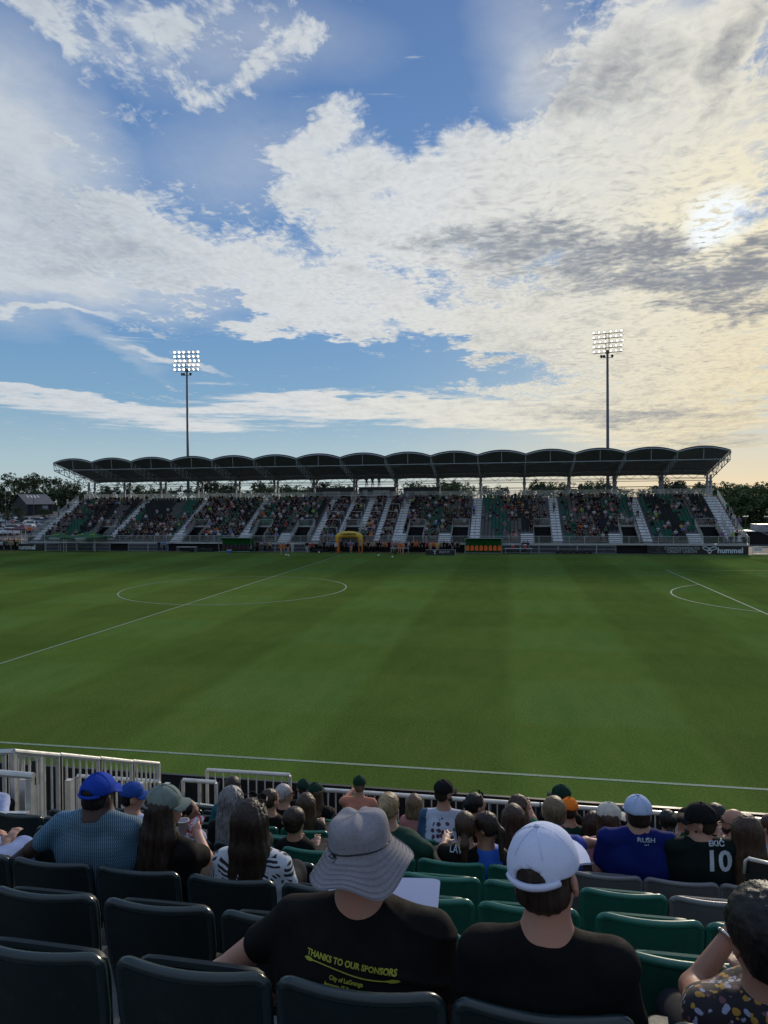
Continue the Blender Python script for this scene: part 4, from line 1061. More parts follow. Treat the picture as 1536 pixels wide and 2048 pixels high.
# ------------------------------------------------------------------ barn, parked cars, lamp posts
def barn():
    p = at(55, 1030, Y=190); g = 3.9; w = 7.8
    b = thing('barn', 'dark barn with grey roof and four skylights beyond the car park', 'barn', (p.x, 190, g), radians(60))
    m = MB(); hh = 3.6; r = 6.4; D = 11.5
    m.add([(0,0,0),(w,0,0),(w,D,0),(0,D,0),(0,0,hh),(w,0,hh),(w,D,hh),(0,D,hh),(0,D/2,r),(w,D/2,r)], [(0,1,5,4),(2,3,7,6),(0,4,8,7,3),(1,2,6,9,5)])
    m.build('wall', mat('barn_cladding', (.016, .015, .018), .7, 0, .2, .6), b)
    m = MB(); e = .5
    m.grid([[(-e, -e, hh-.25), (w+e, -e, hh-.25)], [(-e, D/2, r+.12), (w+e, D/2, r+.12)], [(-e, D+e, hh-.25), (w+e, D+e, hh-.25)]]); m.grid([[(-e, -e, hh-.35), (w+e, -e, hh-.35)], [(-e, -e, hh-.251), (w+e, -e, hh-.251)]])
    rf = m.build('roof', mat('barn_roof', (.13, .125, .13), .6, .2, .12, .4), b)
    for i in range(4):
        m = MB(); x = w*.22+i*w*.135; f = lambda y: hh-.25+(y+e)/(D/2+e)*(r+.37-hh)+.03
        m.grid([[(x, 3.6, f(3.6)), (x+w*.055, 3.6, f(3.6))], [(x, 5.0, f(5.0)), (x+w*.055, 5.0, f(5.0))]]); m.build('skylight', WHITEP, rf)
    m = MB(); m.box(w*.56, w*.8, -.06, -.01, 1.7, 2.9); m.build('window', mat('barn_glass', (.28, .34, .38), .3), b)
    m = MB(); m.box(w*.36, w*.50, -.06, -.01, .05, 2.9); m.build('door', mat('barn_door', (.03, .028, .03), .6), b)
barn()
def carkit(kind):
    L, Wd, Hh = {'sedan': (4.6, 1.8, 1.45), 'suv': (4.7, 1.9, 1.75), 'pickup': (5.5, 2.0, 1.85)}[kind]
    if kind == 'sedan': prof = [(-.5, .28), (-.5, .60), (-.44, .68), (-.34, .70), (-.2, .97), (.12, 1.0), (.30, .72), (.46, .62), (.5, .50), (.5, .28)]
    elif kind == 'suv': prof = [(-.5, .25), (-.5, .62), (-.46, .95), (-.38, 1.0), (.10, 1.0), (.24, .68), (.46, .60), (.5, .48), (.5, .25)]
    else: prof = [(-.5, .3), (-.5, .62), (-.12, .62), (-.10, .97), (.12, 1.0), (.24, .70), (.47, .62), (.5, .5), (.5, .3)]
    m = MB(); n = len(prof); rows = []
    for t, tuck in ((-1, 0), (1, 0)):
        rows.append([(x*L, t*Wd/2*(1-.16*max(0, (z-.62)/.38)), z*Hh) for x, z in prof])
    m.grid(rows); m.add(rows[0], [tuple(range(n))]); m.add(rows[1], [tuple(range(n))[::-1]]); m.add([rows[0][0], rows[0][-1], rows[1][-1], rows[1][0]], [(0, 1, 2, 3)])
    g = MB(); zb, zt = .70*Hh, .95*Hh; xa, xb = {'sedan': (-.28, .2), 'suv': (-.44, .17), 'pickup': (-.085, .17)}[kind]
    for s in (-1, 1):
        y0, y1 = s*(Wd/2*(1-.16*.21)+.012), s*(Wd/2*(1-.16*.87)+.012)
        g.add([(xa*L, y0, zb), (xb*L, y0, zb), ((xb-.07)*L, y1, zt), ((xa+.06)*L, y1, zt)], [(0, 1, 2, 3)])
    w2 = Wd*.42
    xs = {'sedan': ((.29, .74, .13, .98), (-.33, .72, -.21, .96)), 'suv': ((.235, .70, .11, .98), (-.5, .70, -.47, .93)), 'pickup': ((.235, .72, .13, .97), (-.135, .70, -.118, .95))}[kind]
    for x0, z0, x1, z1 in xs:
        d = .015 if x0 > 0 else -.015
        g.add([(x0*L+d, -w2, z0*Hh), (x0*L+d, w2, z0*Hh), (x1*L+d, w2*.9, z1*Hh), (x1*L+d, -w2*.9, z1*Hh)], [(0, 1, 2, 3)])
    wh = MB(); 
    return m, g, L, Wd
CARK = {}
PAINT = {'white': (.62, .64, .66), 'black': (.012, .012, .015), 'silver': (.34, .36, .39), 'grey': (.10, .11, .125), 'red': (.22, .02, .02), 'blue': (.03, .07, .18)}
def car(kind, colr, loc, rz, label, group):
    if (kind, colr) not in CARK:
        m, g, L, Wd = carkit(kind)
        def mk(nm, b, mt):
            me = bpy.data.meshes.new(nm); me.from_pydata(b.v, [], b.f); me.materials.append(mt); me.update(); return me
        w = MB(); k = 12; 
        for y, s in ((-.1, 1), (.1, -1)): pass
        w.add([(.33*cos(2*pi*i/k), y, .33*sin(2*pi*i/k)) for y in (-.1, .1) for i in range(k)], [(i, (i+1) % k, k+(i+1) % k, k+i) for i in range(k)]+[tuple(range(k)), tuple(range(k, 2*k))])
        CARK[(kind, colr)] = (mk('body', m, mat('car_'+colr, PAINT[colr], .25, .2, .05, 1, coat=1)), mk('windows', g, mat('car_glass', (.015, .018, .022), .12)), mk('wheel', w, mat('tyre', (.012, .012, .012), .7)), L, Wd)
    bm_, gm, wm, L, Wd = CARK[(kind, colr)]
    c = thing('parked_car', label, 'car', loc, rz, group)
    link('body', bm_, c); link('windows', gm, c)
    for sx in (-.31, .31):
        for sy in (-1, 1): link('wheel', wm, c, (sx*L, sy*(Wd/2-.1), .33))
    return c
def cars():
    rows = [(1052, 139, -6, 30, 24, 'front row of the car park'), (1041, 147, -2, 150, 17, 'second row of the car park'), (1035, 157, -2, 160, 16, 'third row of the car park'), (1029, 166, -2, 150, 14, 'rear row of the car park')]
    cols = ['white', 'black', 'silver', 'grey', 'white', 'grey', 'silver', 'black', 'red', 'white', 'blue', 'silver']; kinds = ['suv', 'sedan', 'suv', 'pickup', 'sedan', 'suv']; k = 0
    for ri, (py, Y, x0, x1, st_, rn) in enumerate(rows):
        px = x0; n = 0
        while px < x1:
            p = at(px, py, Y=Y); c = cols[(k*5+ri*3) % 12]; kd = kinds[(k*7+ri) % 6]
            if ri == 0: c = 'white'; kd = 'suv' if n else 'sedan'
            car(kd, c, (p.x, Y, gh(p.x, Y)+.03), pi/2*.0+(.25 if ri % 2 else -.2)+(pi if k % 2 else 0), '%s %s parked %s from the left in the %s' % (c, {'suv': 'estate car', 'sedan': 'saloon car', 'pickup': 'pickup truck'}[kd], ORD[n], rn), 'cars in the car park left of the far stand')
            px += st_; n += 1; k += 1
cars()
p = at(1519, 1048, Y=135); car('pickup', 'white', (p.x, 135, gh(p.x, 135)+.03), .1, 'white pickup truck on the road right of the stand', 'vehicles right of the stand')
def post(px, py, Y, label, head='flat', cat='lamp post', grp=None):
    p = at(px, py, Y=Y); g = gh(p.x, Y); t = thing('lamp_post', label, cat, (p.x, Y, g), 0, grp)
    m = MB(); m.tube([(0, 0, -.2), (0, 0, p.z-g)], .09, 8, taper=.7); m.build('pole', STEELD if head != 'pale' else STEEL, t)
    m = MB(); m.box(-.45, .45, -.15, .15, p.z-g+.001, p.z-g+.14); m.build('lamp_head', mat('lamp_white', (.55, .56, .58), .4), t)
g = 'lamp posts around the car park'
post(87, 955, 205, 'tall pale pole standing behind the barn', 'pale', grp=g); post(10, 975, 150, 'black lamp post at the left end of the cars', grp=g); post(67, 996, 160, 'black lamp post in front of the barn roof', grp=g); post(105, 1005, 150, 'black lamp post right of the barn', grp=g)
g = 'lamp posts right of the stand'
post(1491, 1034, 130, 'lamp post with white head left of the white pickup', grp=g); post(1534, 1034, 130, 'lamp post with white head at the right edge of the picture', grp=g)
s = thing('stop_sign', 'red stop sign on a black post before the parked cars', 'stop sign', (at(25, 1043, Y=122).x, 122, 0)); zt = at(25, 1043, Y=122).z
m = MB(); m.bar((0, .05, 0), (0, .05, zt-.3), .08); m.build('post', STEELD, s)
m = MB(); m.add([(.42*cos(pi/8+pi/4*i), y, zt+.42*sin(pi/8+pi/4*i)) for y in (-.02, .02) for i in range(8)], [(i, (i+1) % 8, 8+(i+1) % 8, 8+i) for i in range(8)]+[tuple(range(8)), tuple(range(8, 16))]); m.build('sign_plate', mat('sign_red', (.40, .02, .03), .4), s)
lettering('STOP', .3, WHITEP, s, (0, -.03, zt), (pi/2, 0, 0), bold=.01)
# service block right of the stand
b = thing('service_container', 'pale grey container block with ramp at the right edge of the picture', 'container', (at(1518, 1085, Y=118).x, 118, 0)); zt = at(1518, 1049, Y=118).z
m = MB(); m.box(0, 5.5, 0, 4, 2.0, zt); m.build('wall', mat('pale_cladding', (.30, .32, .34), .5), b)
m = MB(); m.box(-5, 6, .2, 4.2, .02, 1.99); m.build('dark_base', DARK, b)
m = MB(); m.box(-5.1, -.4, -.1, 4.2, 2.0, 2.14); fence_panel(m, (3.0, -2.4, 0.3), (-.6, -.3, 2.3), 1.0, .2); m.build('ramp', WHITEP, b)
# fence behind the tents at the left
f = thing('fence', 'thin dark mesh fence along the grass left of the stand', 'fence', (-120, 121, 0)); m = MB()
for h in (.2, 1.2): m.bar((0, 0, h), (38, 0, h), .05)
for i in range(15): m.bar((i*2.7, 0, 0), (i*2.7, 0, 1.25), .07)
m.build('rails', STEELD, f)
# ------------------------------------------------------------------ people along the far touchline
def ps(px, py, label, Y=None, **kw):
    p = at(px, py, Z=0.0) if Y is None else at(px, py, Y=Y)
    y = min(p.y, 96.1) if Y is None else Y
    q = at(px, py, Y=y); kw.setdefault('rz', rnd.uniform(-.8, .8)); kw.setdefault('sc', rnd.uniform(.95, 1.03))
    return stander(q.x, y, kw.pop('z', 0.0), label, **kw)
P = [(562, 1110, dict(shirt='orange', pants='skin', pose='stand_b'), 'player in an orange bib left of the pair by the white-trousered figure'), (568, 1110, dict(shirt='orange', pants='grey', tone='tan'), 'player in an orange bib right of the pair left of the arch'),
 (576, 1108, dict(shirt='black', pants='skin', pose='walk'), 'person in black top and bare legs left of the white-clad figure'), (585, 1106, dict(shirt='white', pants='white', pose='stand'), 'figure dressed all in white standing left of the arch'),
 (614, 1106, dict(shirt='black', pants='white'), 'person in black shirt and white trousers by the barrier'), (625, 1107, dict(shirt='red', pants='black'), 'person in a red shirt and black trousers left of the arch'), (318, 1104, dict(shirt='navy', pants='navy'), 'person in dark suit left of the pair by the barrier'), (328, 1103, dict(shirt='blue', pants='navy'), 'person in light blue shirt right of the pair by the barrier'),
 (672, 1107, dict(shirt='white', pants='black', hat='black'), 'photographer in white with black cap at the left foot of the arch'), (682, 1104, dict(shirt='navy', pants='black'), 'dark-clothed steward standing inside the arch left post'), (702, 1106, dict(shirt='purple', pants='skin'), 'person in purple top and bare legs inside the arch'), (712, 1103, dict(shirt='navy', pants='black'), 'dark-clothed figure standing inside the right half of the arch'),
 (733, 1105, dict(shirt='tan', pants='black'), 'person with tan bib just right of the arch'), (737, 1107, dict(shirt='black', pants='black', pose='walk'), 'person all in black walking right of the arch'), (752, 1104, dict(shirt='black', pants='black'), 'first of the black-dressed row right of the arch'), (757, 1104, dict(shirt='black', pants='black'), 'second of the black-dressed row right of the arch'),
 (765, 1106, dict(shirt='tan', pants='black'), 'person in tan top beside the white towel holder'), (772, 1106, dict(shirt='orange', pants='black', pose='walk'), 'person in orange top walking beside the white towel holder'), (785, 1104, dict(shirt='pink', pants='skin'), 'person in pink top beside the white table'),
 (799, 1108, dict(shirt='orange', pants='skin', pose='stand_b'), 'player in orange bib left of the crouching one'), (806, 1110, dict(shirt='orange', pants='skin', pose='walk'), 'player in orange bib striding onto the grass'), (817, 1105, dict(shirt='white', pants='black'), 'person in white shirt before the dark-suited one'), (824, 1106, dict(shirt='black', pants='black', hat='red'), 'person in black with a red cap before the seats'),
 (829, 1101, dict(shirt='orange', pants='black'), 'left of the pair in bright orange jackets'), (834, 1101, dict(shirt='orange', pants='black', hair='blond'), 'right of the pair in bright orange jackets'), (854, 1106, dict(shirt='red', pants='black', hair='black'), 'leftmost of the four players standing behind the low trophy board'), (861, 1107, dict(shirt='tan', pants='skin', hair='black'), 'second of the four players behind the low trophy board'),
 (868, 1106, dict(shirt='orange', pants='black', hair='brown'), 'third of the four players behind the low trophy board'), (875, 1108, dict(shirt='yellow', pants='skin', hair='black'), 'player in a yellow bib, rightmost of the four behind the trophy board'), (894, 1106, dict(shirt='black', pants='black', pose='stand_b'), 'large person in black filming left of the green shelter'), (905, 1105, dict(shirt='black', pants='grey', hair='brown'), 'person in black top leaning near the green shelter'),
 (1048, 1102, dict(shirt='black', pants='black'), 'person in black left of the two by the barrier right of the shelter'), (1055, 1103, dict(shirt='navy', pants='navy'), 'person in navy right of the two by the barrier right of the shelter'), (502, 1106, dict(shirt='grey', pants='black', sc=.62), 'crouching grey-clad figure at the right end of the maroon seats'), (455, 1102, dict(shirt='black', pants='black', sc=.7), 'figure seated inside the maroon-seated shelter'), (790, 1111, dict(shirt='green', pants='black', sc=.62), 'crouching figure in green and black beside the orange bibs')]
for px, py, kw, lab in P: ps(px, py, lab, **kw)
for i, px in enumerate((640, 648, 655, 661, 692, 721, 742, 748, 762, 778, 792, 812, 841, 847, 882, 888, 915, 540, 530, 515)):
    c_ = rnd.choice(['black', 'navy', 'grey', 'black', 'tan', 'blue']); ps(px, 1103, 'background figure in %s near the fence, %s of the dark line around the arch' % (c_, ORD[i]), Y=95.7-.5*(i % 3), shirt=c_, pants='black', hair=rnd.choice(['dark', 'brown', 'black']))
L_ = [(3, 'white', 'black'), (8, 'green', 'navy'), (13, 'green', 'black'), (18, 'grey', 'black'), (26, 'tan', 'black'), (31, 'black', 'black'), (36, 'green', 'black'), (22, 'yellow', 'grey'), (-4, 'black', 'black')]
for i, (px, a, b_) in enumerate(L_): ps(px, 1103-(i % 3), 'person in %s top, %s in the group before the left corner board' % (a, ORD[i]), Y=94.4+(i % 3)*.5, shirt=a, pants=b_)
for i, (px, a) in enumerate(((2, 'black'), (7, 'white'), (12, 'pink'), (17, 'black'), (23, 'tan'), (29, 'black'), (36, 'yellow'), (40, 'grey'))): ps(px, 1080, 'person in %s top, %s in the line behind the left corner board' % (a, ORD[i]), Y=100.5+(i % 2), shirt=a, pants='navy', group='people behind the left corner board')
def on_stand(px, py, j, shirt, label, **kw):
    y = rowY(j); p = at(px, py, Y=y); stander(p.x, y-.1, rowZ(j)+.03, label, shirt=shirt, group='people on the steps of the far stand', **kw)
on_stand(1203+7, 1040, 9, 'green', 'man in green shirt and black shorts', pants='black') if False else None
S_ = [(1455, 1030, 9, 'green', 'person in a green shirt climbing the right end steps'), (1462, 1040, 7, 'grey', 'dark figure below the green shirt on the right end steps'), (1467, 1060, 5, 'white', 'person in pale shirt low on the right end steps'), (1478, 1065, 4, 'purple', 'person in purple low on the right end steps'),
 (948, 1040, 9, 'blue', 'person in bright blue on the steps right of the cabins'), (1275, 1045, 8, 'white', 'person in white on the steps of the second aisle from the right'), (1262, 1020, 12, 'black', 'person in black high on the second aisle from the right'), (118, 1035, 9, 'blue', 'person in light blue on the left end steps'), (137, 1015, 12, 'white', 'person in white high on the left end steps'), (60, 1085, 1, 'orange', 'person in orange low on the left end steps'), (205, 1065, 5, 'white', 'person in white on the first aisle from the left'),
 (660, 1035, 10, 'black', 'person in black on the steps left of the club rows'), (656, 1045, 8, 'tan', 'person in tan on the steps left of the club rows'), (815, 998, 14, 'white', 'person in white at the top of the steps right of the club rows'), (806, 1015, 12, 'black', 'person in black on the steps right of the club rows'), (521, 1035, 8, 'grey', 'person in grey on the third aisle from the left'), (1108, 1030, 10, 'grey', 'person in grey on the aisle left of the right-hand mast'), (294, 1000, 14, 'black', 'person in black at the top of the first aisle')]
for px, py, j, sh, lab in S_: on_stand(px, py, j, sh, lab, pants=rnd.choice(['navy', 'black', 'grey']), rz=rnd.uniform(-1, 1))
for i, px in enumerate((1445, 1460, 1466, 1473, 1489)):
    stander(at(px, 1100, Y=97.3).x, 97.4, 1.31, ['person in purple shirt, first behind the rail above the hummel mark', 'person in white shirt, second behind the rail above the hummel mark', 'steward in lime vest standing behind the rail above the hummel mark', 'person in black, fourth behind the rail above the hummel mark', 'person in pale shirt at the right end of the front rail'][i], shirt=['purple', 'white', 'lime', 'black', 'white'][i], group='people behind the front rail of the far stand')
for i, (px, Y) in enumerate(((733, 112.6), (745, 112.8), (758, 112.6))):
    t = stander(at(px, 968, Y=Y).x, Y, 9.62, 'camera operator on the cabin roof, %s of three' % ('leftmost', 'middle', 'rightmost')[i], shirt='black', pants='black', group='camera operators on the cabin roofs')
    c = thing('video_camera', 'black video camera on a tripod before the %s roof operator' % ('leftmost', 'middle', 'rightmost')[i], 'camera', (t.location.x+.1, Y-.55, 9.62), 0, 'video cameras on the cabin roofs')
    m = MB(); m.box(-.12, .12, -.3, .25, 1.2, 1.45); m.box(-.07, .07, -.5, -.301, 1.25, 1.4); m.build('camera_body', STEELD, c)
    for a in (0, 2.1, 4.2):
        m = MB(); m.bar((0, 0, 1.2), (.4*cos(a), .3*sin(a), 0), .04); m.build('tripod_leg', STEELD, c)
# ------------------------------------------------------------------ the near stand: terrace, rails, seats
def nY(k): return 2.0+.79*k
def nT(k): return 5.65-.315*k          # top of a backrest
def nF(k): return nT(k)-.80            # tread
ns = thing('near_terrace', 'aluminium terrace steps under the nearest seats', 'terrace')
m = MB()
for k in range(-4, 10):
    y0, y1 = nY(k)-.12, nY(k)+.668
    m.box(-6.2 if k > 6 else (-5.3 if k > 3 else -4.4), 9, y0, y1, nF(k)-.06, nF(k)); m.box(-4.35, 9, y0-.01, y0+.02, nF(k)+.002, nF(k)+.25)
m.box(-9.5, 9, nY(9)+.67, 10.75, 1.55, 1.66)
m.build('treads', mat('near_tread', (.16, .165, .17), .5, .4, .25, 3), ns)
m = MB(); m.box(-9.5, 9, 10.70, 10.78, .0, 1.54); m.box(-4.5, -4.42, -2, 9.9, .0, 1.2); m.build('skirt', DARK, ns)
def rail_obj(label, fn, group='metal railings of the near stand', mt=None):
    o = thing('railing', label, 'railing', (0, 0, 0), 0, group); fn(o); return o
AL2 = mat('brushed_aluminium', (.62, .61, .58), .4, .55, .2, 5.0)
def r_front(o):
    x = -3.35
    for i in range(5):
        m = MB(); a, b = Vector((x+i*1.9, 10.6, 1.6)), Vector((x+(i+1)*1.9-.02, 10.6, 1.6))
        m.tube([a+Vector((0, 0, .91)), b+Vector((0, 0, .91))], .033, 10); m.build('top_rail', AL2, o, smooth=False)
        m = MB(); m.bar(a+Vector((0, 0, .1)), b+Vector((0, 0, .1)), .04)
        for k in range(1, 15): p = a.lerp(b, k/15); m.bar(p+Vector((0, 0, .1)), p+Vector((0, 0, .90)), .018)
        for p in (a+Vector((.03, 0, 0)), a.lerp(b, .5)): m.bar(p, p+Vector((0, 0, .9)), .045)
        m.build('baluster_panel', AL2, o)
rail_obj('long front railing along the pitch side, behind the front row heads', r_front)
def panel(o, a, b, h, gap=.12, tr=.033, post=.045, foot=.1, bt=.018, posts=(0, 1)):
    a, b = Vector(a), Vector(b); up = Vector((0, 0, 1)); m = MB(); m.tube([a+up*h, b+up*h], tr, 10); m.build('top_rail', AL2, o)
    m = MB(); n = max(2, int((b-a).length/gap)); m.bar(a+up*foot, b+up*foot, .04)
    for i in range(1, n): p = a.lerp(b, i/n); m.bar(p+up*foot, p+up*(h-.01), bt)
    for t in posts: p = a.lerp(b, t); m.bar(p, p+up*(h-.01), post)
    m.build('baluster_panel', AL2, o)
def r_raised(o):
    a = at(414, 1540, Y=11.15); b = at(580, 1550, Y=11.15); panel(o, (a.x, 11.15, a.z-1.05), (b.x, 11.15, b.z-1.05), 1.05, .14)
rail_obj('raised short railing left of the white-haired man, standing above the front rail', r_raised)
def r_mid(o):
    a = at(366, 1560, Y=10.6); b = at(432, 1563, Y=10.6); panel(o, (a.x, 10.6, 1.35), (b.x, 10.6, 1.35), a.z-1.35, .2, posts=(0, .5, 1))
    m = MB(); m.bar((a.x, 10.57, 2.15), (b.x, 10.57, 2.12), .045); m.build('mid_rail', AL2, o)
rail_obj('short two-bar railing between the sage cap and the grey-haired woman', r_mid)
def r_cross(o):
    a = at(155, 1552, Y=10.55); b = at(319, 1558, Y=10.55); panel(o, (a.x, 10.55, 1.35), (b.x, 10.55, 1.35), a.z-1.35, .2, posts=(0, 1))
rail_obj('railing running behind the two blue caps', r_cross)
def r_stair(o):
    pts = [(27, 1503), (119, 1510), (199, 1517), (265, 1523), (318, 1527)]; ys = [7.5, 8.27, 9.08, 9.87, 10.6]
    P = [at(px, py, Y=y) for (px, py), y in zip(pts, ys)]; X = sum(p.x for p in P)/5
    for i in range(4):
        a, b = P[i], P[i+1]; panel(o, (a.x, a.y, a.z-1.45), (b.x, b.y-.02, b.z-1.45), 1.45, .125, .034, .055, .08, .022)
    m = MB()
    for i in range(5): m.box(P[i].x+.10, P[i].x+.18, P[i].y-.04, P[i].y+.04, P[i].z-1.8, P[i].z-.32)
    m.build('stanchion', AL2, o)
    a = P[0]; m = MB(); m.tube([a, a+Vector((-.25, 0, -.02)), a+Vector((-.32, 0, -.2)), a+Vector((-.32, 0, -1.3))], .036, 8); m.build('end_post', AL2, o)
rail_obj('tall sloping four-panel stair railing at the lower left', r_stair)
def r_stair2(o):
    P = [at(-90, 1497, Y=7.6), at(12, 1506, Y=8.4), at(82, 1512, Y=9.2)]
    for i in range(2): a, b = P[i], P[i+1]; panel(o, (a.x, a.y, a.z-1.5), (b.x, b.y-.02, b.z-1.5), 1.5, .14, .034, .055, .08, .022)
rail_obj('second stair railing at the left edge, behind the tall sloping one', r_stair2)
def r_aisle(o):
    a = at(-60, 1541, Y=6.3); b = at(67, 1552, Y=6.3); m = MB(); m.tube([a, b], .034, 10); m.build('top_rail', AL2, o)
    a2 = at(-60, 1632, Y=6.2); b2 = at(56, 1630, Y=6.2); m = MB(); m.bar(a2, b2, .06); m.build('mid_rail', AL2, o)
    for px in (60,):
        p = at(px, 1553, Y=6.3); m = MB(); m.bar((p.x, 6.3, 2.6), (p.x, 6.3, p.z-.03), .06); m.build('post', AL2, o)
rail_obj('near two-bar aisle railing cut by the left edge', r_aisle)
def r_wall(o):
    m = MB()
    for i in range(9):
        x = -6.9+i*.2; m.box(x, x+.05, 8.1+.02*(i % 3), 8.15+.02*(i % 3), 1.1, 2.95-.02*i)
    m.build('upright', AL2, o)
rail_obj('close-set grey uprights behind the left stair railing', r_wall)
m = MB(); m.box(-9.6, -5.4, 8.6, 10.5, 1.0, 1.06); tag(m.build('stair_landing', mat('near_tread')), 'grey metal landing behind the left stair railing', 'landing')
s = MB(); s.box(-.035, .035, -.02, .02, -.12, .12); g = s.build('phone_box', BLACKP); p = at(71, 1545, Y=8.0); g.location = p; g.scale = (1.1, 1, 1.3)
tag(g, 'small black box with green light clipped to the left stair railing', 'control box'); g.name = 'control_box'
# boards along the near touchline, seen from behind
for i in range(8):
    x = -13.5+i*3.4; m = MB(); m.box(0, 3.36, -.04, .04, .02, 1.02); b = thing('advertising_board', 'back of a plain black pitch-side board, %s from the left below the near seats' % ORD[i], 'advertising board', (x, 14.35, 0), 0, 'black boards along the near touchline')
    m.build('panel', BLACKP, b)
    for q in (.4, 2.9):
        m = MB(); m.bar((q, -.05, .95), (q, -.6, .03), .035); m.build('strut', STEELD, b)
# seats
LE = [-3.86, -3.34, -2.82, -2.29, -1.74, -1.20, -.68, -.16, .42, .93, 1.43, 1.95, 2.47, 2.99, 3.51, 4.03]
EXTRA = [-4.9, -4.38]
def rim_grid(W, H, D, z0, tilt, thick, rc=.05, nu=16, nv=8):
    """curved panel: front and back skins, rounded top corners"""
    def pt(u, v, t):
        w = W/2*(.90+.10*min(1, v*1.6)); top = H-rc*.8*(1-sqrt(max(0, 1-(max(0, abs(u)-.82)/.18)**2)))
        return (u*w, -D*(1-u*u)-tilt*v+t, z0+v*top if v < 1 else z0+top)
    us = [-1, -.985, -.955, -.91, -.86, -.8, -.6, -.4, -.2, 0, .2, .4, .6, .8, .86, .91, .955, .985, 1]
    f = [[pt(u, j/nv, thick/2) for u in us] for j in range(nv+1)]
    b = [[pt(u, j/nv, -thick/2) for u in us] for j in range(nv+1)]
    return f, b
LIPM = {'green_seat_plastic': mat('green_seat_lip', (.010, .13, .092), .3, 0, .1, 6, spec=.6), 'black_seat_plastic': mat('black_seat_lip', (.012, .026, .029), .3, 0, .1, 6, spec=.6), 'grey_seat_plastic': mat('grey_seat_lip', (.14, .145, .155), .3, 0, .1, 6, spec=.6)}  # lip colours lightened over the seat plastic to stand in for reflected sky
def seat_parts(m_):
    W = .475; f, b = rim_grid(W, .412, .045, .40, .05, .028)
    m = MB(); m.grid(f); m.grid([r[::-1] for r in b])
    edge_f = [r[0] for r in f]+f[-1][1:-1]+[r[-1] for r in f][::-1]; edge_b = [r[0] for r in b]+b[-1][1:-1]+[r[-1] for r in b][::-1]
    m.grid([edge_b, edge_f]); m.grid([f[0], b[0]])
    back = bpy.data.meshes.new('backrest'); back.from_pydata(m.v, [], m.f); back.materials.append(m_); back.polygons.foreach_set('use_smooth', [True]*len(m.f)); back.update()
    back.set_sharp_from_angle(angle=radians(50))
    mid = [(Vector(p)+Vector(q))/2 for p, q in zip(edge_f, edge_b)]
    m = MB(); m.tube(mid, .0185, 8); lip = bpy.data.meshes.new('edge_lip'); lip.from_pydata(m.v, [], m.f); lip.materials.append(LIPM[m_.name]); lip.polygons.foreach_set('use_smooth', [True]*len(m.f)); lip.update()
    def pan(up):
        m = MB(); P = []
        for s_, off in ((1, 0), (-1, .035)):
            G = []
            for j in range(9):
                v = j/8; row = []
                for i in range(12):
                    u = (-1, -.97, -.92, -.85, -.6, -.2, .2, .6, .85, .92, .97, 1)[i]; rr = .05*(1-sqrt(max(0, 1-(max(0, abs(u)-.78)/.22)**2)))*(1 if v > .5 else .3)
                    x = u*.215*(1 if v < .9 else .985)
                    L = v*(.40-rr)
                    if up: row.append((x, .008+off-.012*v, (.40+L*.935)))
                    else: row.append((x, .06+L, .43+off-.012*(1-u*u)+.01*v))
                G.append(row)
            P.append(G)
        m.grid(P[0]); m.grid([r[::-1] for r in P[1]])
        e0 = [r[0] for r in P[0]]+P[0][-1][1:-1]+[r[-1] for r in P[0]][::-1]; e1 = [r[0] for r in P[1]]+P[1][-1][1:-1]+[r[-1] for r in P[1]][::-1]
        m.grid([e0, e1]); m.grid([P[1][0], P[0][0]])
        md = [(Vector(p)+Vector(q))/2 for p, q in zip(e0, e1)]; m.tube(md, .017, 7)
        me = bpy.data.meshes.new('seat_pan'); me.from_pydata(m.v, [], m.f); me.materials.append(m_); me.polygons.foreach_set('use_smooth', [True]*len(m.f)); me.update(); me.set_sharp_from_angle(angle=radians(50)); return me
    return back, lip, pan(True), pan(False)
NP = {k: seat_parts(v) for k, v in (('black', PLB), ('green', PLG), ('grey', PLY))}
mb = MB(); mb.box(-.03, .03, .02, .09, .0, .42); mb.box(-.16, .16, .01, .10, .36, .43); mb.box(-.19, -.165, .0, .14, .34, .47); mb.box(.165, .19, .0, .14, .34, .47); mb.box(-.08, .08, -.02, .12, .0, .012)
BR = bpy.data.meshes.new('bracket'); BR.from_pydata(mb.v, [], mb.f); BR.materials.append(STEELD); BR.update()
def near_colour(k, x):
    if k <= 0: return 'black'
    gl = -.9 if k <= 3 else (-2.0 if k == 4 else -2.6 if k == 5 else -3.0)
    gy = {1: 9, 2: 2.6, 3: .7, 4: .2, 5: -.3, 6: -.9, 7: -.9, 8: -1.0, 9: -1.2}[k]
    return 'black' if x < gl else ('green' if x < gy else 'grey')
TAKEN = set()
def near_seats():
    n = {}
    for k in range(0, 10):
        es = LE if k < 5 else EXTRA+LE
        for i, e in enumerate(es):
            xc = e+.245
            if k == 0 and xc < -2.5: continue
            # leave out what lies wholly outside the picture
            az = atan2(xc, nY(k))-YAW
            if abs(math.tan(az))*F > 768+260 and k > 0: continue
            c = near_colour(k, e+.2); t = thing('stadium_seat', '', 'seat', (xc, nY(k), nF(k)), rnd.uniform(-.012, .012), f'{c} folding seats of the near stand')
            occ = (k, round(e, 2)) in TAKEN
            back, lip, up, dn = NP[c]
            bo = link('backrest', back, t); link('edge_lip', lip, bo); link('seat_pan', dn if occ else up, t); link('bracket', BR, t)
            n.setdefault(k, []).append((xc, c, t, occ))
    rown = ['nearest row', 'second row', 'third row', 'fourth row', 'fifth row', 'sixth row', 'seventh row', 'eighth row', 'ninth row', 'tenth row']
    for k, l in n.items():
        l.sort(key=lambda q: q[0])
        for i, (xc, c, t, occ) in enumerate(l):
            t['label'] = '%s folding seat %s, %s from the left in the %s' % (c, 'in use' if occ else 'tipped up', ORD[i], rown[k])
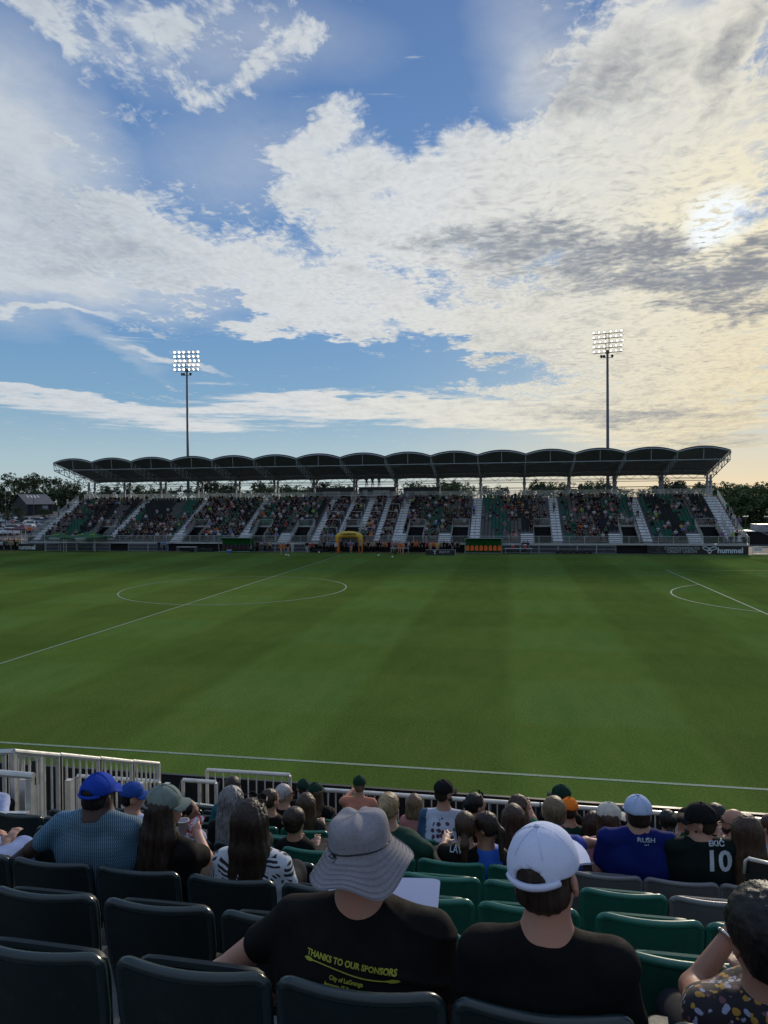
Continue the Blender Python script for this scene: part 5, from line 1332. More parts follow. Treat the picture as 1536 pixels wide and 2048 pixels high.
# ------------------------------------------------------------------ people in the near stand
def rotz(a): return np.array([[cos(a), -sin(a), 0], [sin(a), cos(a), 0], [0, 0, 1]])
def rotx(a): return np.array([[1, 0, 0], [0, cos(a), -sin(a)], [0, sin(a), cos(a)]])
def roty(a): return np.array([[cos(a), 0, sin(a)], [0, 1, 0], [-sin(a), 0, cos(a)]])
def folds(seed, amp=.004, f=1.0):
    r = np.random.RandomState(seed); K = r.normal(0, 1, (10, 3))*np.array([14, 14, 22])*f; ph = r.uniform(0, 6.3, 10); w = r.uniform(.4, 1, 10); R2 = np.linalg.qr(r.normal(0, 1, (3, 3))+np.diag([.2, .2, 2.0]))[0]
    def d(X):
        q = sum(w[i]*np.sin(X@K[i]+ph[i]+1.5*np.sin(X@K[(i+3) % 10]*.5)) for i in range(10))
        g = X@R2; u = g[:, 0]*26*f+1.2*np.sin(g[:, 1]*9+ph[1])+.8*np.sin(g[:, 2]*13+ph[2])
        m = np.clip(np.sin(X@K[1]*.35+ph[4])+np.sin(X@K[2]*.3+ph[5])-.1, 0, 1)
        crease = (1-np.abs(np.sin(u)))**3*m
        return (amp*(np.tanh(q/2.2)*.75+crease*1.5)).astype(np.float32)
    return d
def strands(seed, amp=.005, c=(0, 0), wav=0.0):
    r = np.random.RandomState(seed); ph = r.uniform(0, 6.3, 6)
    def d(X):
        a = np.arctan2(X[:, 0]-c[0], -(X[:, 1]-c[1])); z = X[:, 2]
        q = np.sin(a*19+2*np.sin(z*7+ph[0])+ph[1])+.7*np.sin(a*37+3*np.sin(z*11+ph[2])+ph[3])+.5*np.sin(a*61+ph[4]+z*9)
        if wav: q += wav*np.sin(z*55+a*6+ph[5])+wav*np.sin(z*90-a*9)
        return (amp*q/2).astype(np.float32)
    return d
def hand_prims(B, w, d, up, s=1.0, curl=.6, side=1, fine=True):
    """palm, four fingers of unequal length and a thumb leaving its side"""
    d = np.array(d, float); d /= np.linalg.norm(d); up = np.array(up, float); up -= d*(up@d); up /= np.linalg.norm(up); r = np.cross(d, up)*side
    R = np.stack([r, d, up], 1); w = np.array(w, float)
    B.ell(w+d*.048*s, (.038*s, .05*s, .016*s), R, k=.012)
    for i, (o, L) in enumerate(((-.028, .062), (-.010, .073), (.009, .069), (.027, .055))):
        k0 = w+d*.088*s+r*o*s; c1 = curl*.5; k1 = k0+(d*cos(c1)-up*sin(c1))*L*.5*s; c2 = curl*1.3; k2 = k1+(d*cos(c2)-up*sin(c2))*L*.5*s
        B.cap(k0-d*.01*s, k1, .0088*s, .008*s, k=.006).cap(k1, k2, .008*s, .0065*s, k=.004)
    t0 = w+d*.02*s-r*.030*s; t1 = t0+(d*.7-r*.7)*.035*s; t2 = t1+(d*.95-r*.3)*.028*s
    B.cap(t0, t1, .013*s, .010*s, k=.01).cap(t1, t2, .010*s, .0075*s, k=.004)
def tbl(v): return v if isinstance(v, Vector) else at(v[0], v[1], Y=v[2])
def near_person(label, px, py, k, dy=.2, name='person', w=.44, s=1.0, fat=1.0, hy=0.0, hp=0.0, hr=0.0, skin_='light', hair='short', hc='dark', hlen=.35, hat=None, hatm=None, hs=1.0,
                shirt=None, sleeve='short', arms=(None, None), pants=None, neck=1.0, res=None, beard=False, glasses=None, hipdx=0.0, by=0.0, seed=None, eyes=False, standing=False, lean=0.0, wr=.004, handcurl=.6, sfr=.62, kz=-.03, wf=1.0, shoulderdrop=0.0, hood=False):
    Y = nY(k)+dy; Hc = np.array(at(px, py, Y=Y)); base = np.array([Hc[0]+hipdx, nY(k)+.2, nF(k)]); seed = seed or int(px*7+py)
    res = res or (.0075 if k == 0 else .009 if k <= 2 else .012 if k <= 4 else .014)
    ro = thing(name, label, 'person', tuple(base), 0, 'spectators in the near stand')
    RB = rotz(radians(by)); Rh = rotz(radians(by+hy))@rotx(radians(hp))@roty(radians(hr))
    Hl = Hc-base
    def hh(x, y, z): return Hl+Rh@(np.array([x, y, z])*s*hs)
    def bb(o, x, y, z): return o+RB@(np.array([x, y, z])*s)
    S = Hl+RB@(np.array([0, -.015-lean*.1, -.222-shoulderdrop])*s)
    hipz = .44+.10*s; Hp = np.array([0, .02, hipz]) if not standing else np.array([0, .05, .95*s])
    # skin: one continuous body
    B = Body()
    B.ell(hh(0, -.012, .02), np.array((.075, .095, .09))*s*hs, Rh).ell(hh(0, .03, -.035), np.array((.058, .062, .078))*s*hs, Rh).ell(hh(0, .038, -.082), np.array((.042, .046, .032))*s*hs, Rh, k=.02)
    B.cap(hh(0, .088, -.005), hh(0, .110, -.036), .008*s, .0125*s, k=.012).cap(hh(-.03, .080, .014), hh(.03, .080, .014), .012*s, .012*s, k=.012).cap(hh(-.018, .090, -.066), hh(.018, .090, -.066), .008*s, .008*s, k=.008)
    for q in (-1, 1): B.ell(hh(q*.078, -.008, -.022), np.array((.009, .021, .032))*s*hs, Rh@rotz(q*.35), k=.008)
    nb = S+RB@np.array([0, -.005, .05])*s
    B.cap(hh(0, -.02, -.06), nb, .054*s*neck, .066*s*neck, k=.03)
    B.cap(S+RB@np.array([-.12*s, 0, -.02]), S+RB@np.array([.12*s, 0, -.02]), .05*s, .05*s, k=.04).cap(S, Hp+(0, 0, .08), .085*s*fat, .10*s*fat, k=.05)
    for q in (-1, 1):
        a, b_ = Hp+np.array([q*.09, .0, 0]), Hp+np.array([q*.12, .38, kz]) if not standing else Hp+np.array([q*.1, 0, -.45*s])
        B.cap(a, b_, .075, .055, k=.03); B.cap(b_, (b_[0], b_[1]+(.03 if not standing else 0), .1), .052, .04, k=.02); f0 = np.array([b_[0], b_[1]+.02, .05]); B.cap(f0, f0+(0, .15, -.01), .042, .03, k=.02)
    SH = []; sl = Body()
    jw = w/2-.065*s
    for i, q in enumerate((-1, 1)):
        sh = S+RB@np.array([q*jw, 0, -.025*s]); SH.append(sh); ar = arms[i]
        if ar is None: el = sh+RB@np.array([q*.055, .05, -.27])*s; ha = Hp+np.array([q*.09, .27, .06])
        else: el, ha = np.array(tbl(ar[0]))-base, np.array(tbl(ar[1]))-base
        B.cap(sh, el, .050*s*fat**.5, .042*s*fat**.5, k=.03).cap(el, ha, .041*s*fat**.5, .027*s, k=.02)
        d = ha-el; hand_prims(B, ha-d/np.linalg.norm(d)*.01, d, (0, -.2, 1) if ar is None else (0, -1, .3), s, handcurl, q)
        rad = .066*s*(.9+.1*fat)
        if sleeve == 'short': e2 = sh+(el-sh)*sfr; sl.cap(sh, e2, rad, rad*.97, k=.03)
        elif sleeve == 'long': sl.cap(sh, el, rad*.95, rad*.86, k=.03).cap(el, el+(ha-el)*.9, rad*.85, rad*.6, k=.02)
        elif sleeve == 'cap': sl.cap(sh, sh+(el-sh)*.25, rad, rad*.9, k=.03)
    v, f = B.mesh(res); bo = link('body', np_mesh('body', v, f, skin(skin_)), ro)
    # shirt
    T = sl
    T.ell(S+RB@np.array([0, .01, -.15])*s, np.array((w*.44, .118*s*fat, .19*s)), RB, k=.06)
    mid = (S*.45+Hp*.55); T.ell(mid+RB@np.array([0, .01, 0]), np.array((w*.385*fat, .125*s*fat, .20*s)), RB, k=.07)
    T.ell(Hp+(0, 0, .06), np.array((w*.40*fat**.7, .135*s*fat, .15*s)), RB, k=.06)
    cz = .052*s*neck
    for q in (-1, 1): T.cap(nb+RB@np.array([q*.035*neck, -.005, -.03])*s, S+RB@np.array([q*(jw-.005), 0, -.022]), .050*s*neck, .058*s, k=.035)
    T.cap(nb+RB@np.array([0, -.012, -.045])*s, nb+RB@np.array([0, -.012, -.15])*s, .085*s*neck**.5, .10*s, k=.03)
    if hood: T.ell(nb+RB@np.array([0, -.06, 0])*s, np.array((.11, .06, .07))*s, RB, k=.03)
    if sleeve == 'polo': pass
    v, f = T.mesh(res, folds(seed, wr, wf)); so = link('shirt', np_mesh('shirt', v, f, shirt), ro)
    # trousers
    Q = Body(); Q.ell(Hp, (.18*fat**.6, .14, .12), k=.05)
    for q in (-1, 1):
        a = Hp+np.array([q*.09, 0, 0]); b_ = Hp+np.array([q*.12, .38, kz]) if not standing else Hp+np.array([q*.1, 0, -.45*s])
        Q.cap(a, b_, .095*fat**.5, .075, k=.04).cap(b_, (b_[0], b_[1]+(.03 if not standing else 0), .16), .073, .062, k=.03)
    v, f = Q.mesh(.016, folds(seed+1, .004)); link('trousers', np_mesh('trousers', v, f, pants or cloth('dark_trousers', (.018, .018, .022))), ro)
    # hair
    if hair != 'bald':
        hm = haircol(hc, HAIR[hc]); G = Body(); k_ = .93 if hat else 1.0
        top = .036 if hat else .03
        G.ell(hh(0, -.020, top-.008), np.array((.085, .098, .094))*s*hs*k_, Rh, k=.02)
        if hair in ('short', 'crop'):
            G.ell(hh(0, -.045, -.03), np.array((.076, .060, .055))*s*hs, Rh, k=.02)
        if hair == 'curly':
            G.ell(hh(0, -.03, .03), np.array((.100, .105, .10))*s*hs, Rh, k=.02).ell(hh(0, -.05, -.035), np.array((.085, .06, .06))*s*hs, Rh, k=.02)
        if hair in ('pony', 'bun', 'lowpony'):
            G.ell(hh(0, -.04, -.02), np.array((.078, .065, .06))*s*hs, Rh, k=.02)
            if hair == 'bun': G.ell(hh(0, -.115, .015), np.array((.042, .035, .045))*s*hs, Rh, k=.012)
            else:
                z0 = .015 if hair == 'pony' else -.04; p0 = hh(0, -.10, z0); p1 = hh(0, -.135, z0-.06)
                p2 = p1+RB@np.array([.0, -.0, -hlen*.55])*s if hair == 'lowpony' else p1+RB@np.array([.0, -.01, -hlen*.5])*s; p2[1] = min(p2[1], S[1]-.10*s)
                G.cap(p0, p1, .024*s, .034*s, k=.012).cap(p1, p2, .036*s, .014*s, k=.012)
        if hair in ('long', 'bob', 'wavy'):
            L = hlen if hair != 'bob' else .15
            for q, ww in ((-1, .052), (0, .062), (1, .052)):
                p0 = hh(q*.045, -.045, .0); p1 = Hl+RB@np.array([q*.062, -.062, -.15])*s; p2 = Hl+RB@np.array([q*.072, -.125 if L > .2 else -.06, -L])*s
                G.cap(p0, p1, .060*s, ww*s, k=.035, flat=None)
                if L > .2: G.cap(p1, p2, ww*s, .038*s, k=.03)
            for q in (-1, 1): G.cap(hh(q*.070, .0, .02), Hl+RB@np.array([q*.080, -.03, -.16])*s, .028*s, .026*s, k=.03)
        if not hat or True:
            G.ell(hh(0, .085, -.035), np.array((.062, .052, .080))*s*hs, Rh, k=.012, sub=True)
        amp = {'short': .003, 'crop': .002, 'curly': .012, 'wavy': .007}.get(hair, .0055)
        if hair == 'curly': dsp = folds(seed+3, .0045, 9.0)
        else: dsp = strands(seed, amp, (Hl[0], Hl[1]), .35 if hair == 'wavy' else 0)
        v, f = G.mesh(res*.9, dsp); link('hair', np_mesh('hair', v, f, hm), ro)
    if beard:
        G = Body(); G.ell(hh(0, .045, -.088), np.array((.054, .056, .046))*s*hs, Rh, k=.02); G.ell(hh(0, .01, -.06), np.array((.070, .05, .035))*s*hs, Rh, k=.02); G.ell(hh(0, .10, -.058), np.array((.02, .02, .012))*s, Rh, k=.01, sub=True)
        v, f = G.mesh(res*.9, strands(seed, .002, (Hl[0], Hl[1]))); link('beard', np_mesh('beard', v, f, haircol('dark', HAIR['dark'])), ro)
    # cap: dome, opening over the strap, visor, button
    if hat in ('cap', 'capopen', 'capback'):
        G = Body(); G.ell(hh(0, -.010, .030), np.array((.094, .108, .098))*s*hs, Rh)
        n_ = Rh@np.array([0, -.10, -1.0]); G.plane(hh(0, -.01, .018), n_)
        if hat == 'capopen': G.ell(hh(0, -.115, .052-.018), np.array((.044, .05, .030))*s*hs, Rh, k=.004, sub=True)
        v, f = G.mesh(min(res, .008), folds(seed+2, .0030, 1.8)); co = link('cap', np_mesh('cap', v, f, hatm), ro)
        if hat == 'capopen':
            m = MB(); pts = [hh(.088*sin(a)*1.02, -.010-.108*cos(a)*1.02, .020+.004) for a in [radians(-52+104*i/12) for i in range(13)]]
            m.tube(pts, .010*s, 6); m.build('strap', hatm, co, smooth=True)
        sg = -1 if hat == 'capback' else 1
        rows = []
        for j in range(7):
            t = j/6; row = []
            for i in range(13):
                a = radians(-62+124*i/12); r0 = .100; ln = .072*cos(a*.85)**.6*t if abs(a) < 1.5 else 0
                x = .088*sin(a)+.018*t*sin(a); y = .086*cos(a)+ln; z = .022-.030*(1-cos(a))*1.0*t-.006*t*t-.012*(sin(a)**2)
                row.append(hh(x, sg*y-.008, z))
            rows.append(row)
        m = MB(); m.grid(rows); m.grid([[Vector(p)-Vector((0, 0, .005)) for p in r][::-1] for r in rows]); m.grid([rows[-1], [Vector(p)-Vector((0, 0, .005)) for p in rows[-1]]]); m.build('visor', hatm, co, smooth=True)
        m = MB(); c_ = hh(0, -.010, .130); m.lathe([(.001, -.004), (.009, 0), (.006, .005), (.001, .006)], 8, tuple(c_), caps=False); m.build('button', hatm, co, smooth=True)
        m = MB()
        for a in (0, 60, 120):
            a = radians(a); pts = []
            for i in range(15):
                b_ = radians(-78+156*i/14); r = Rh@(np.array([sin(b_)*cos(a)*.0945, sin(b_)*sin(a)*.1085, cos(b_)*.0985])*s*hs); p = hh(0, -.01, .030)+r
                if cos(b_) > .02 and not (hat == 'capopen' and abs((sin(b_)*sin(a)) - -1) < .25 and cos(b_) < .45): pts.append(p)
            m.tube(pts, .0018, 4)
        m.build('seam', hatm, co)
    if eyes or glasses:
        for q in (-1, 1):
            m = MB(); m.lathe([(.001, -.011)]+[(.011*cos(t), .011*sin(t)) for t in (-.8, 0, .8)]+[(.001, .011)], 8, tuple(hh(q*.030, .077, .000)), caps=False); m.build('eye', mat('eye_dark', (.06, .05, .045), .2), bo, smooth=True)
    if glasses:
        m = MB(); z_, y_ = (.0, .098) if glasses == 'on' else (.105, .055)
        for q in (-1, 1):
            m.tube([hh(q*.032+.024*cos(a), y_, z_+.018*sin(a)) for a in [2*pi*i/12 for i in range(13)]], .003, 4)
            m.tube([hh(q*.056, y_, z_+.004), hh(q*.084, .04 if glasses == 'on' else .01, z_+.003), hh(q*.086, -.03, z_-.004 if glasses == 'on' else z_-.03)], .003, 4)
        m.tube([hh(-.008, y_+.002, z_+.004), hh(.008, y_+.002, z_+.004)], .003, 4)
        for q in (-1, 1): m.add([hh(q*.032+.023*cos(a), y_, z_+.017*sin(a)) for a in [2*pi*i/12 for i in range(12)]], [tuple(range(12))])
        m.build('glasses' if glasses == 'on' else 'sunglasses', mat('glasses_black', (.015, .013, .012), .25), ro)
    # mark the seat as in use
    xs = min(LE+EXTRA, key=lambda e: abs(e+.245-base[0])); TAKEN.add((k, round(xs, 2)))
    ro['_s'] = 0; del ro['_s']
    return dict(o=ro, base=base, H=Hl, S=S, Hp=Hp, hh=hh, shirt=so, Rh=Rh, SH=SH)
def print_on(P, text, px, py, h_px, material, Yd, rotdeg=0.0, sx=1.0, bold=0.0, name='lettering', mesh=None, shear=0.0):
    """lay lettering on the back of a shirt: flat text wrapped onto the cloth"""
    c = at(px, py, Y=Yd); hgt = h_px*Yd/F
    if mesh is None:
        o = lettering(text, hgt/.72, material, None, bold=bold, sx=sx, name=name, shear=shear); me = o.data; bpy.data.objects.remove(o)
        bm = bmesh.new(); bm.from_mesh(me); bmesh.ops.triangulate(bm, faces=bm.faces)
        for _ in range(5):
            ed = [e for e in bm.edges if e.calc_length() > .010]
            if ed: bmesh.ops.subdivide_edges(bm, edges=ed, cuts=1); bmesh.ops.triangulate(bm, faces=bm.faces)
        bm.to_mesh(me); bm.free()
    else: me = mesh
    sh = P['shirt']; bt = BVHTree.FromPolygons([v.co for v in sh.data.vertices], [p.vertices for p in sh.data.polygons]); b = Vector(P['base'])
    a = radians(rotdeg); eye = Vector((0, 0, H)); dr = (c-eye).normalized(); h0 = bt.ray_cast(eye-b, dr, 20)
    if h0[0] is not None: c = h0[0]+b
    for v in me.vertices:
        x, y = v.co.x*cos(a)-v.co.y*sin(a), v.co.x*sin(a)+v.co.y*cos(a)
        w = c+Vector((x*cos(YAW)*1.0, 0, y)); d = (Vector((w.x, w.y, w.z))-(Vector((c.x, c.y-1.0, c.z+.35)))).normalized(); d = Vector((0, 1, -.25)).normalized()
        hit = bt.ray_cast(w-b-d*.8, d, 2.0)
        v.co = (hit[0]-d*.005) if hit[0] is not None else (w-b)
    me.update(); return link(name, me, sh)
C = cloth
def m_teal(N, b, tc):
    x, y, z = N.sep(tc)
    zig = N.math('MULTIPLY', N.math('PINGPONG', z, .011), .45)
    st = N.math('PINGPONG', N.math('ADD', N.math('ADD', x, N.math('MULTIPLY', y, .6)), zig), .0065)
    k = N.mapr(st, .0022, .0042)
    dash = N.mapr(N.math('PINGPONG', z, .011), .0, .0035, .6, 1)
    N.put(b.inputs['Base Color'], N.mix(N.math('MULTIPLY', k, dash), (.018, .045, .078), (.115, .25, .36))); b.inputs['Roughness'].default_value = .8
def m_leaf(N, b, tc):
    w = N.vm('ADD', tc, N.vm('SCALE', N.noise(tc, 4, 2, out=1), sc=.12))
    vr = N.voro(w, 9.0, out='Color'); ang = N.math('MULTIPLY', N.sep(vr)[0], 6.28)
    x, y, z = N.sep(w)
    u = N.math('ADD', N.math('MULTIPLY', x, N.math('COSINE', ang)), N.math('MULTIPLY', z, N.math('SINE', ang)))
    ed = N.voro(w, 9.0, 'DISTANCE_TO_EDGE')
    st = N.mapr(N.math('PINGPONG', u, .011), .0042, .0058)
    leaf = N.math('MULTIPLY', N.math('MULTIPLY', st, N.mapr(ed, .06, .09)), N.mapr(N.noise(tc, 7, 1), .40, .44))
    N.put(b.inputs['Base Color'], N.mix(leaf, (.46, .50, .56), (.010, .010, .016))); b.inputs['Roughness'].default_value = .8
def m_floral(N, b, tc):
    w = N.vm('ADD', tc, N.vm('SCALE', N.noise(tc, 25, 2, out=1), sc=.02))
    v = N.voro(w, 56.0, out='Color'); d = N.voro(w, 56.0); r_, g_, b_ = N.sep(v)
    big = N.noise(tc, 10, 1)
    col = N.ramp(N.math('FRACT', N.math('ADD', N.math('MULTIPLY', r_, 1.9), N.math('MULTIPLY', big, .3))), [(0, (.36, .20, .03)), (.16, (.010, .009, .013)), (.28, (.28, .30, .44)), (.46, (.15, .06, .075)), (.58, (.38, .22, .035)), (.70, (.010, .009, .013))], 'CONSTANT')
    N.put(b.inputs['Base Color'], N.mix(N.mapr(d, .62, .54), (.012, .010, .016), col)); b.inputs['Roughness'].default_value = .8
def m_jersey(N, b, tc):
    x, y, z = N.sep(tc); w = N.vm('ADD', tc, N.vm('SCALE', N.noise(tc, 12, 1, out=1), sc=.02))
    d = N.voro(w, 20.0, rnd=.5); ring = N.math('MULTIPLY', N.mapr(d, .40, .46), -1.0); ring = N.mapr(d, .47, .42)
    rr = N.math('ADD', N.math('POWER', N.math('DIVIDE', x, .125), 2), N.math('POWER', N.math('DIVIDE', N.math('SUBTRACT', z, .78), .13), 2))
    patch = N.mapr(N.math('ADD', rr, N.math('MULTIPLY', N.noise(tc, 20, 2), .6)), 1.35, 1.2)
    dark = N.math('MULTIPLY', ring, patch)
    shade = N.mix(N.mapr(d, .18, .25), (.035, .02, .045), (.075, .035, .075))
    side = N.mapr(N.math('ADD', N.math('ABSOLUTE', x), N.math('MULTIPLY', N.math('SUBTRACT', N.noise(N.mapping(tc, sc=(6, 6, 60)), 1.5, 2), .5), .05)), .170, .178)
    c = N.mix(dark, (.44, .48, .60), shade); c = N.mix(side, c, (.025, .075, .16))
    N.put(b.inputs['Base Color'], c); b.inputs['Roughness'].default_value = .8
def m_bucket(N, b, tc):
    n = N.noise(tc, 190, 4, .8); st = N.noise(tc, 6, 3)
    N.put(b.inputs['Base Color'], N.vm('SCALE', (.235, .230, .255), sc=N.math('MULTIPLY', N.mapr(n, .3, .7, .72, 1.28, 'LINEAR'), N.mapr(st, .3, .7, .85, 1.15, 'LINEAR')))); b.inputs['Roughness'].default_value = .9
    b.inputs['Specular IOR Level'].default_value = .1
    bn = N.new('ShaderNodeBump'); bn.inputs['Strength'].default_value = .35; bn.inputs['Distance'].default_value = .002; N.put(bn.inputs['Height'], n); N.l.new(bn.outputs[0], b.inputs['Normal'])
BLK = C('washed_black', (.0085, .0080, .0085)); BLK2 = C('soft_black', (.006, .0058, .0065)); JETB = C('black_jacket', (.007, .0065, .0065))
print('near people')
# --- the man in the bucket hat
p1 = near_person('man in a pale bucket hat and black shirt printed THANKS TO OUR SPONSORS', 725, 1702, 0, .30, w=.62, fat=1.18, hair='short', hc='white', skin_='light', shirt=BLK, neck=1.42, hs=1.02,
                 arms=((at(438, 1950, Y=2.30), at(540, 2000, Y=2.7)), None), sfr=.40, shoulderdrop=.0, pants=C('grey', SHIRTS['grey']), wr=.0065, wf=.8, hy=-12, hr=-6)
def bucket_hat(P):
    r = np.random.RandomState(4); hh = P['hh']
    prof = [(.001, .100), (.038, .101), (.068, .098), (.090, .090), (.102, .076), (.107, .054), (.108, .030), (.110, .014), (.113, .004), (.128, -.016), (.148, -.037), (.168, -.056), (.182, -.068), (.186, -.072), (.180, -.070), (.150, -.042), (.112, .0), (.105, .03)]
    n = 72; vs = []
    for j, (q, z) in enumerate(prof):
        for i in range(n):
            a = 2*pi*i/n; t = max(0, (q-.11)/.075) if j < 14 else max(0, (q-.11)/.075)
            wob = .014*sin(3*a+.6)+.009*sin(5*a+2.1)
            cr = 0
            if 0 < j <= 5:
                cr = (.006*sin(2*a+1.0)+.006*sin(3*a+.4)+.004*sin(5*a+2))*(q/.1)
            x, y = q*cos(a)*(1+cr*.6)*.93, q*sin(a)*(1+cr*.6)*1.05
            zz = z+wob*t*1.4+(cr*1.3 if j <= 4 else 0)+(.014*math.exp(-((q*cos(a)-.012+.25*q*sin(a))/.016)**2)*(1 if j <= 4 else 0)-.010*math.exp(-((q*cos(a)+.035)/.022)**2)*(1 if j <= 4 else 0))*(1 if j else .9)
            vs.append(hh(x, y-.012, zz+.028))
    fs = [(j*n+i, j*n+(i+1) % n, (j+1)*n+(i+1) % n, (j+1)*n+i) for j in range(len(prof)-1) for i in range(n)]+[tuple(range(n))[::-1]]
    m = MB(); m.add(vs, fs); h = m.build('bucket_hat', mat('bucket_cotton', build=m_bucket), P['o'], smooth=True)
    sb = h.modifiers.new('sub', 'SUBSURF'); sb.levels = sb.render_levels = 1
    m = MB()
    for t in (.18, .34, .5, .66, .82, .95):
        pts = []
        for i in range(n+1):
            a = 2*pi*i/n; q = .113+.073*t; z = .004-.076*t**.95; wob = .014*sin(3*a+.6)+.009*sin(5*a+2.1)
            pts.append(hh(q*cos(a)*.93, q*sin(a)*1.05-.012, z+wob*t*1.36+.0305))
        m.tube(pts, .0011, 4)
    m.build('brim_stitching', mat('stitch_thread', (.18, .175, .21), .9), h)
    m = MB(); cord = mat('black_cord', (.010, .010, .012), .6)
    pts = [hh(.1105*cos(a)*.93, .1105*sin(a)*1.05-.012, .040+.002*sin(4*a)-.004*sin(a)) for a in [2*pi*i/48 for i in range(49)]]
    m.tube(pts, .0026, 6)
    a0 = radians(-112); c0 = Vector(hh(.112*cos(a0)*.93, .112*sin(a0)*1.05-.014, .038))
    for sg in (-1, 1): m.tube([c0, c0+Vector((sg*.010, -.004, .008)), c0+Vector((sg*.018, -.004, .0)), c0+Vector((sg*.008, -.005, -.006)), c0], .0024, 6)
    m.tube([c0, c0+Vector((.004, -.006, -.012)), c0+Vector((-.002, -.008, -.022)), c0+Vector((.008, -.008, -.030)), c0+Vector((.030, -.006, -.036)), c0+Vector((.048, -.004, -.034))], .0024, 6)
    m.lathe([(.002, -.005), (.005, 0), (.002, .005)], 8, tuple(c0+Vector((.049, -.004, -.034)))); m.lathe([(.002, -.006), (.006, 0), (.002, .006)], 8, tuple(c0+Vector((0, -.006, -.02))))
    m.build('cord', cord, h, smooth=True)
bucket_hat(p1)
YEL = mat('lime_shirt_print', (.36, .38, .04), .7)
print_on(p1, 'THANKS TO OUR SPONSORS', 700, 1929, 11.0, YEL, 2.2, -5.5, .95, .0009)
print_on(p1, 'City of LaGrange', 692, 1962, 7.5, YEL, 2.2, -5, .98, .0005)
print_on(p1, 'Innovate IT Partners', 686, 1976, 7.2, YEL, 2.2, -6, .95, .0005)
am = bpy.data.meshes.new('arrow_line'); b_ = MB()
W_ar = 205*2.2/F
N_ = 40
rows = []
for i in range(N_+1):
    t = i/N_; x = (t-.5)*W_ar; th = .0016
    if t < .1: th = .0055*sin(pi*min(1, t/.1))**.8+.0008
    if t > .86: th = .0048*sin(pi*min(1, (1-t)/.14))**.8+.0008
    yy = .006*sin(t*pi*1.0)*-1+.004*sin(t*2*pi)
    rows.append([(x, yy-th, 0), (x, yy+th, 0)])
b_.grid(rows); am.from_pydata(b_.v, [], b_.f); am.materials.append(YEL)
print_on(p1, None, 700, 1944, 10, YEL, 2.2, -6, name='arrow_line', mesh=am)
o = thing('notebook', 'open white sheet on the lap of the man in the bucket hat', 'notebook', tuple(at(770, 1800, Y=2.62)))
m = MB(); A, B2, C2, D2 = [at(*q)-o.location for q in ()] if False else [at(px, py, Y=yy)-o.location for px, py, yy in ((640, 1850, 2.50), (872, 1858, 2.50), (881, 1757, 2.74), (664, 1752, 2.74))]
def rr(A, B, C_, D, r=.07):
    out = []
    P4 = [A, B, C_, D]
    for i in range(4):
        p, c, q = P4[i-1], P4[i], P4[(i+1) % 4]
        a = c+(p-c)*r; b = c+(q-c)*r*1.6
        for t in (0, .33, .66, 1): out.append(a*(1-t)**2+c*2*t*(1-t)+b*t*t)
    return out
top = rr(A, B2, C2, D2); bot = [v-Vector((0, .004, .006)) for v in top]; k = len(top)
m.add(top+bot, [tuple(range(k)), tuple(range(k, 2*k))[::-1]]+[(i, (i+1) % k, k+(i+1) % k, k+i) for i in range(k)]); m.build('page', mat('white_page', (.40, .44, .62), .5, 0, .02, 3), o)
# --- the man in the white cap
p2 = near_person('man in a white cap and black shirt, nearest the camera on the right', 1093, 1742, 0, .06, w=.50, hair='short', hc='dark', shirt=BLK2, hat='capopen', hatm=C('white_cotton', (.60, .64, .82), .8, .06), hy=-24, hp=6, hr=-8, hs=1.08, neck=1.10, skin_='light', wr=.0065, wf=.8)
# --- the woman in the floral top
p3 = near_person('woman with dark curly hair in a floral top raising her hand, lower right corner', 1526, 1862, 0, .12, w=.44, hair='curly', hc='black', shirt=mat('floral_cloth', build=m_floral), sleeve='cap', hs=1.12, skin_='mid', hy=20,
                 arms=((at(1385, 1975, Y=2.35), at(1462, 1868, Y=2.42)), None), neck=.9, wr=.005, kz=-.16, fat=.85)
m = MB(); c = np.array(at(1457, 1874, Y=2.41))-p3['base']; d = (np.array(at(1462, 1868, Y=2.42))-np.array(at(1385, 1975, Y=2.35))); d /= np.linalg.norm(d); u = np.cross(d, (0, 1, 0)); u /= np.linalg.norm(u); w_ = np.cross(d, u)
m.tube([c+(u*cos(a)+w_*sin(a))*.033 for a in [2*pi*i/16 for i in range(17)]], .006, 6); m.build('bracelet', mat('silver', (.6, .6, .6), .25, .9), p3['o'], smooth=True)
# --- left group
BLUECAP = C('royal_blue', (.012, .05, .36)); SAGE = C('sage', (.17, .21, .19)); DKG = C('bottle_green', (.010, .035, .022))
p4 = near_person('broad man in a teal striped shirt and blue cap at the left', 198, 1588, 2, .22, w=.60, fat=1.15, hair='short', hc='black', skin_='dark', shirt=mat('teal_stripe', build=m_teal), hat='capopen', hatm=BLUECAP, hy=-8, hs=1.02, shoulderdrop=-.055,
                 arms=((at(62, 1700, Y=3.75), at(20, 1725, Y=4.05)), None), neck=1.45, wr=.006, sleeve='short')
p5 = near_person('boy in a blue cap and pale tee shirt next to the teal striped man', 266, 1592, 4, .2, w=.36, s=.94, hair='short', hc='black', shirt=C('pale_tee', (.36, .41, .60)), hat='cap', hatm=C('blue2', (.02, .07, .30)), hy=-62, eyes=True)
p6 = near_person('woman in a sage cap and black jacket with long dark hair', 330, 1612, 2, .22, w=.46, hair='long', hc='dark', hlen=.42, shirt=JETB, sleeve='short', hat='capopen', hatm=SAGE, hy=-48, wr=.010, by=-12,
                 arms=(None, (at(412, 1716, Y=3.95), at(396, 1668, Y=4.1))), handcurl=1.3)
c = thing('paper_cup', 'white paper cup held by the woman in the sage cap', 'cup', tuple(at(366, 1642, Y=4.15)))
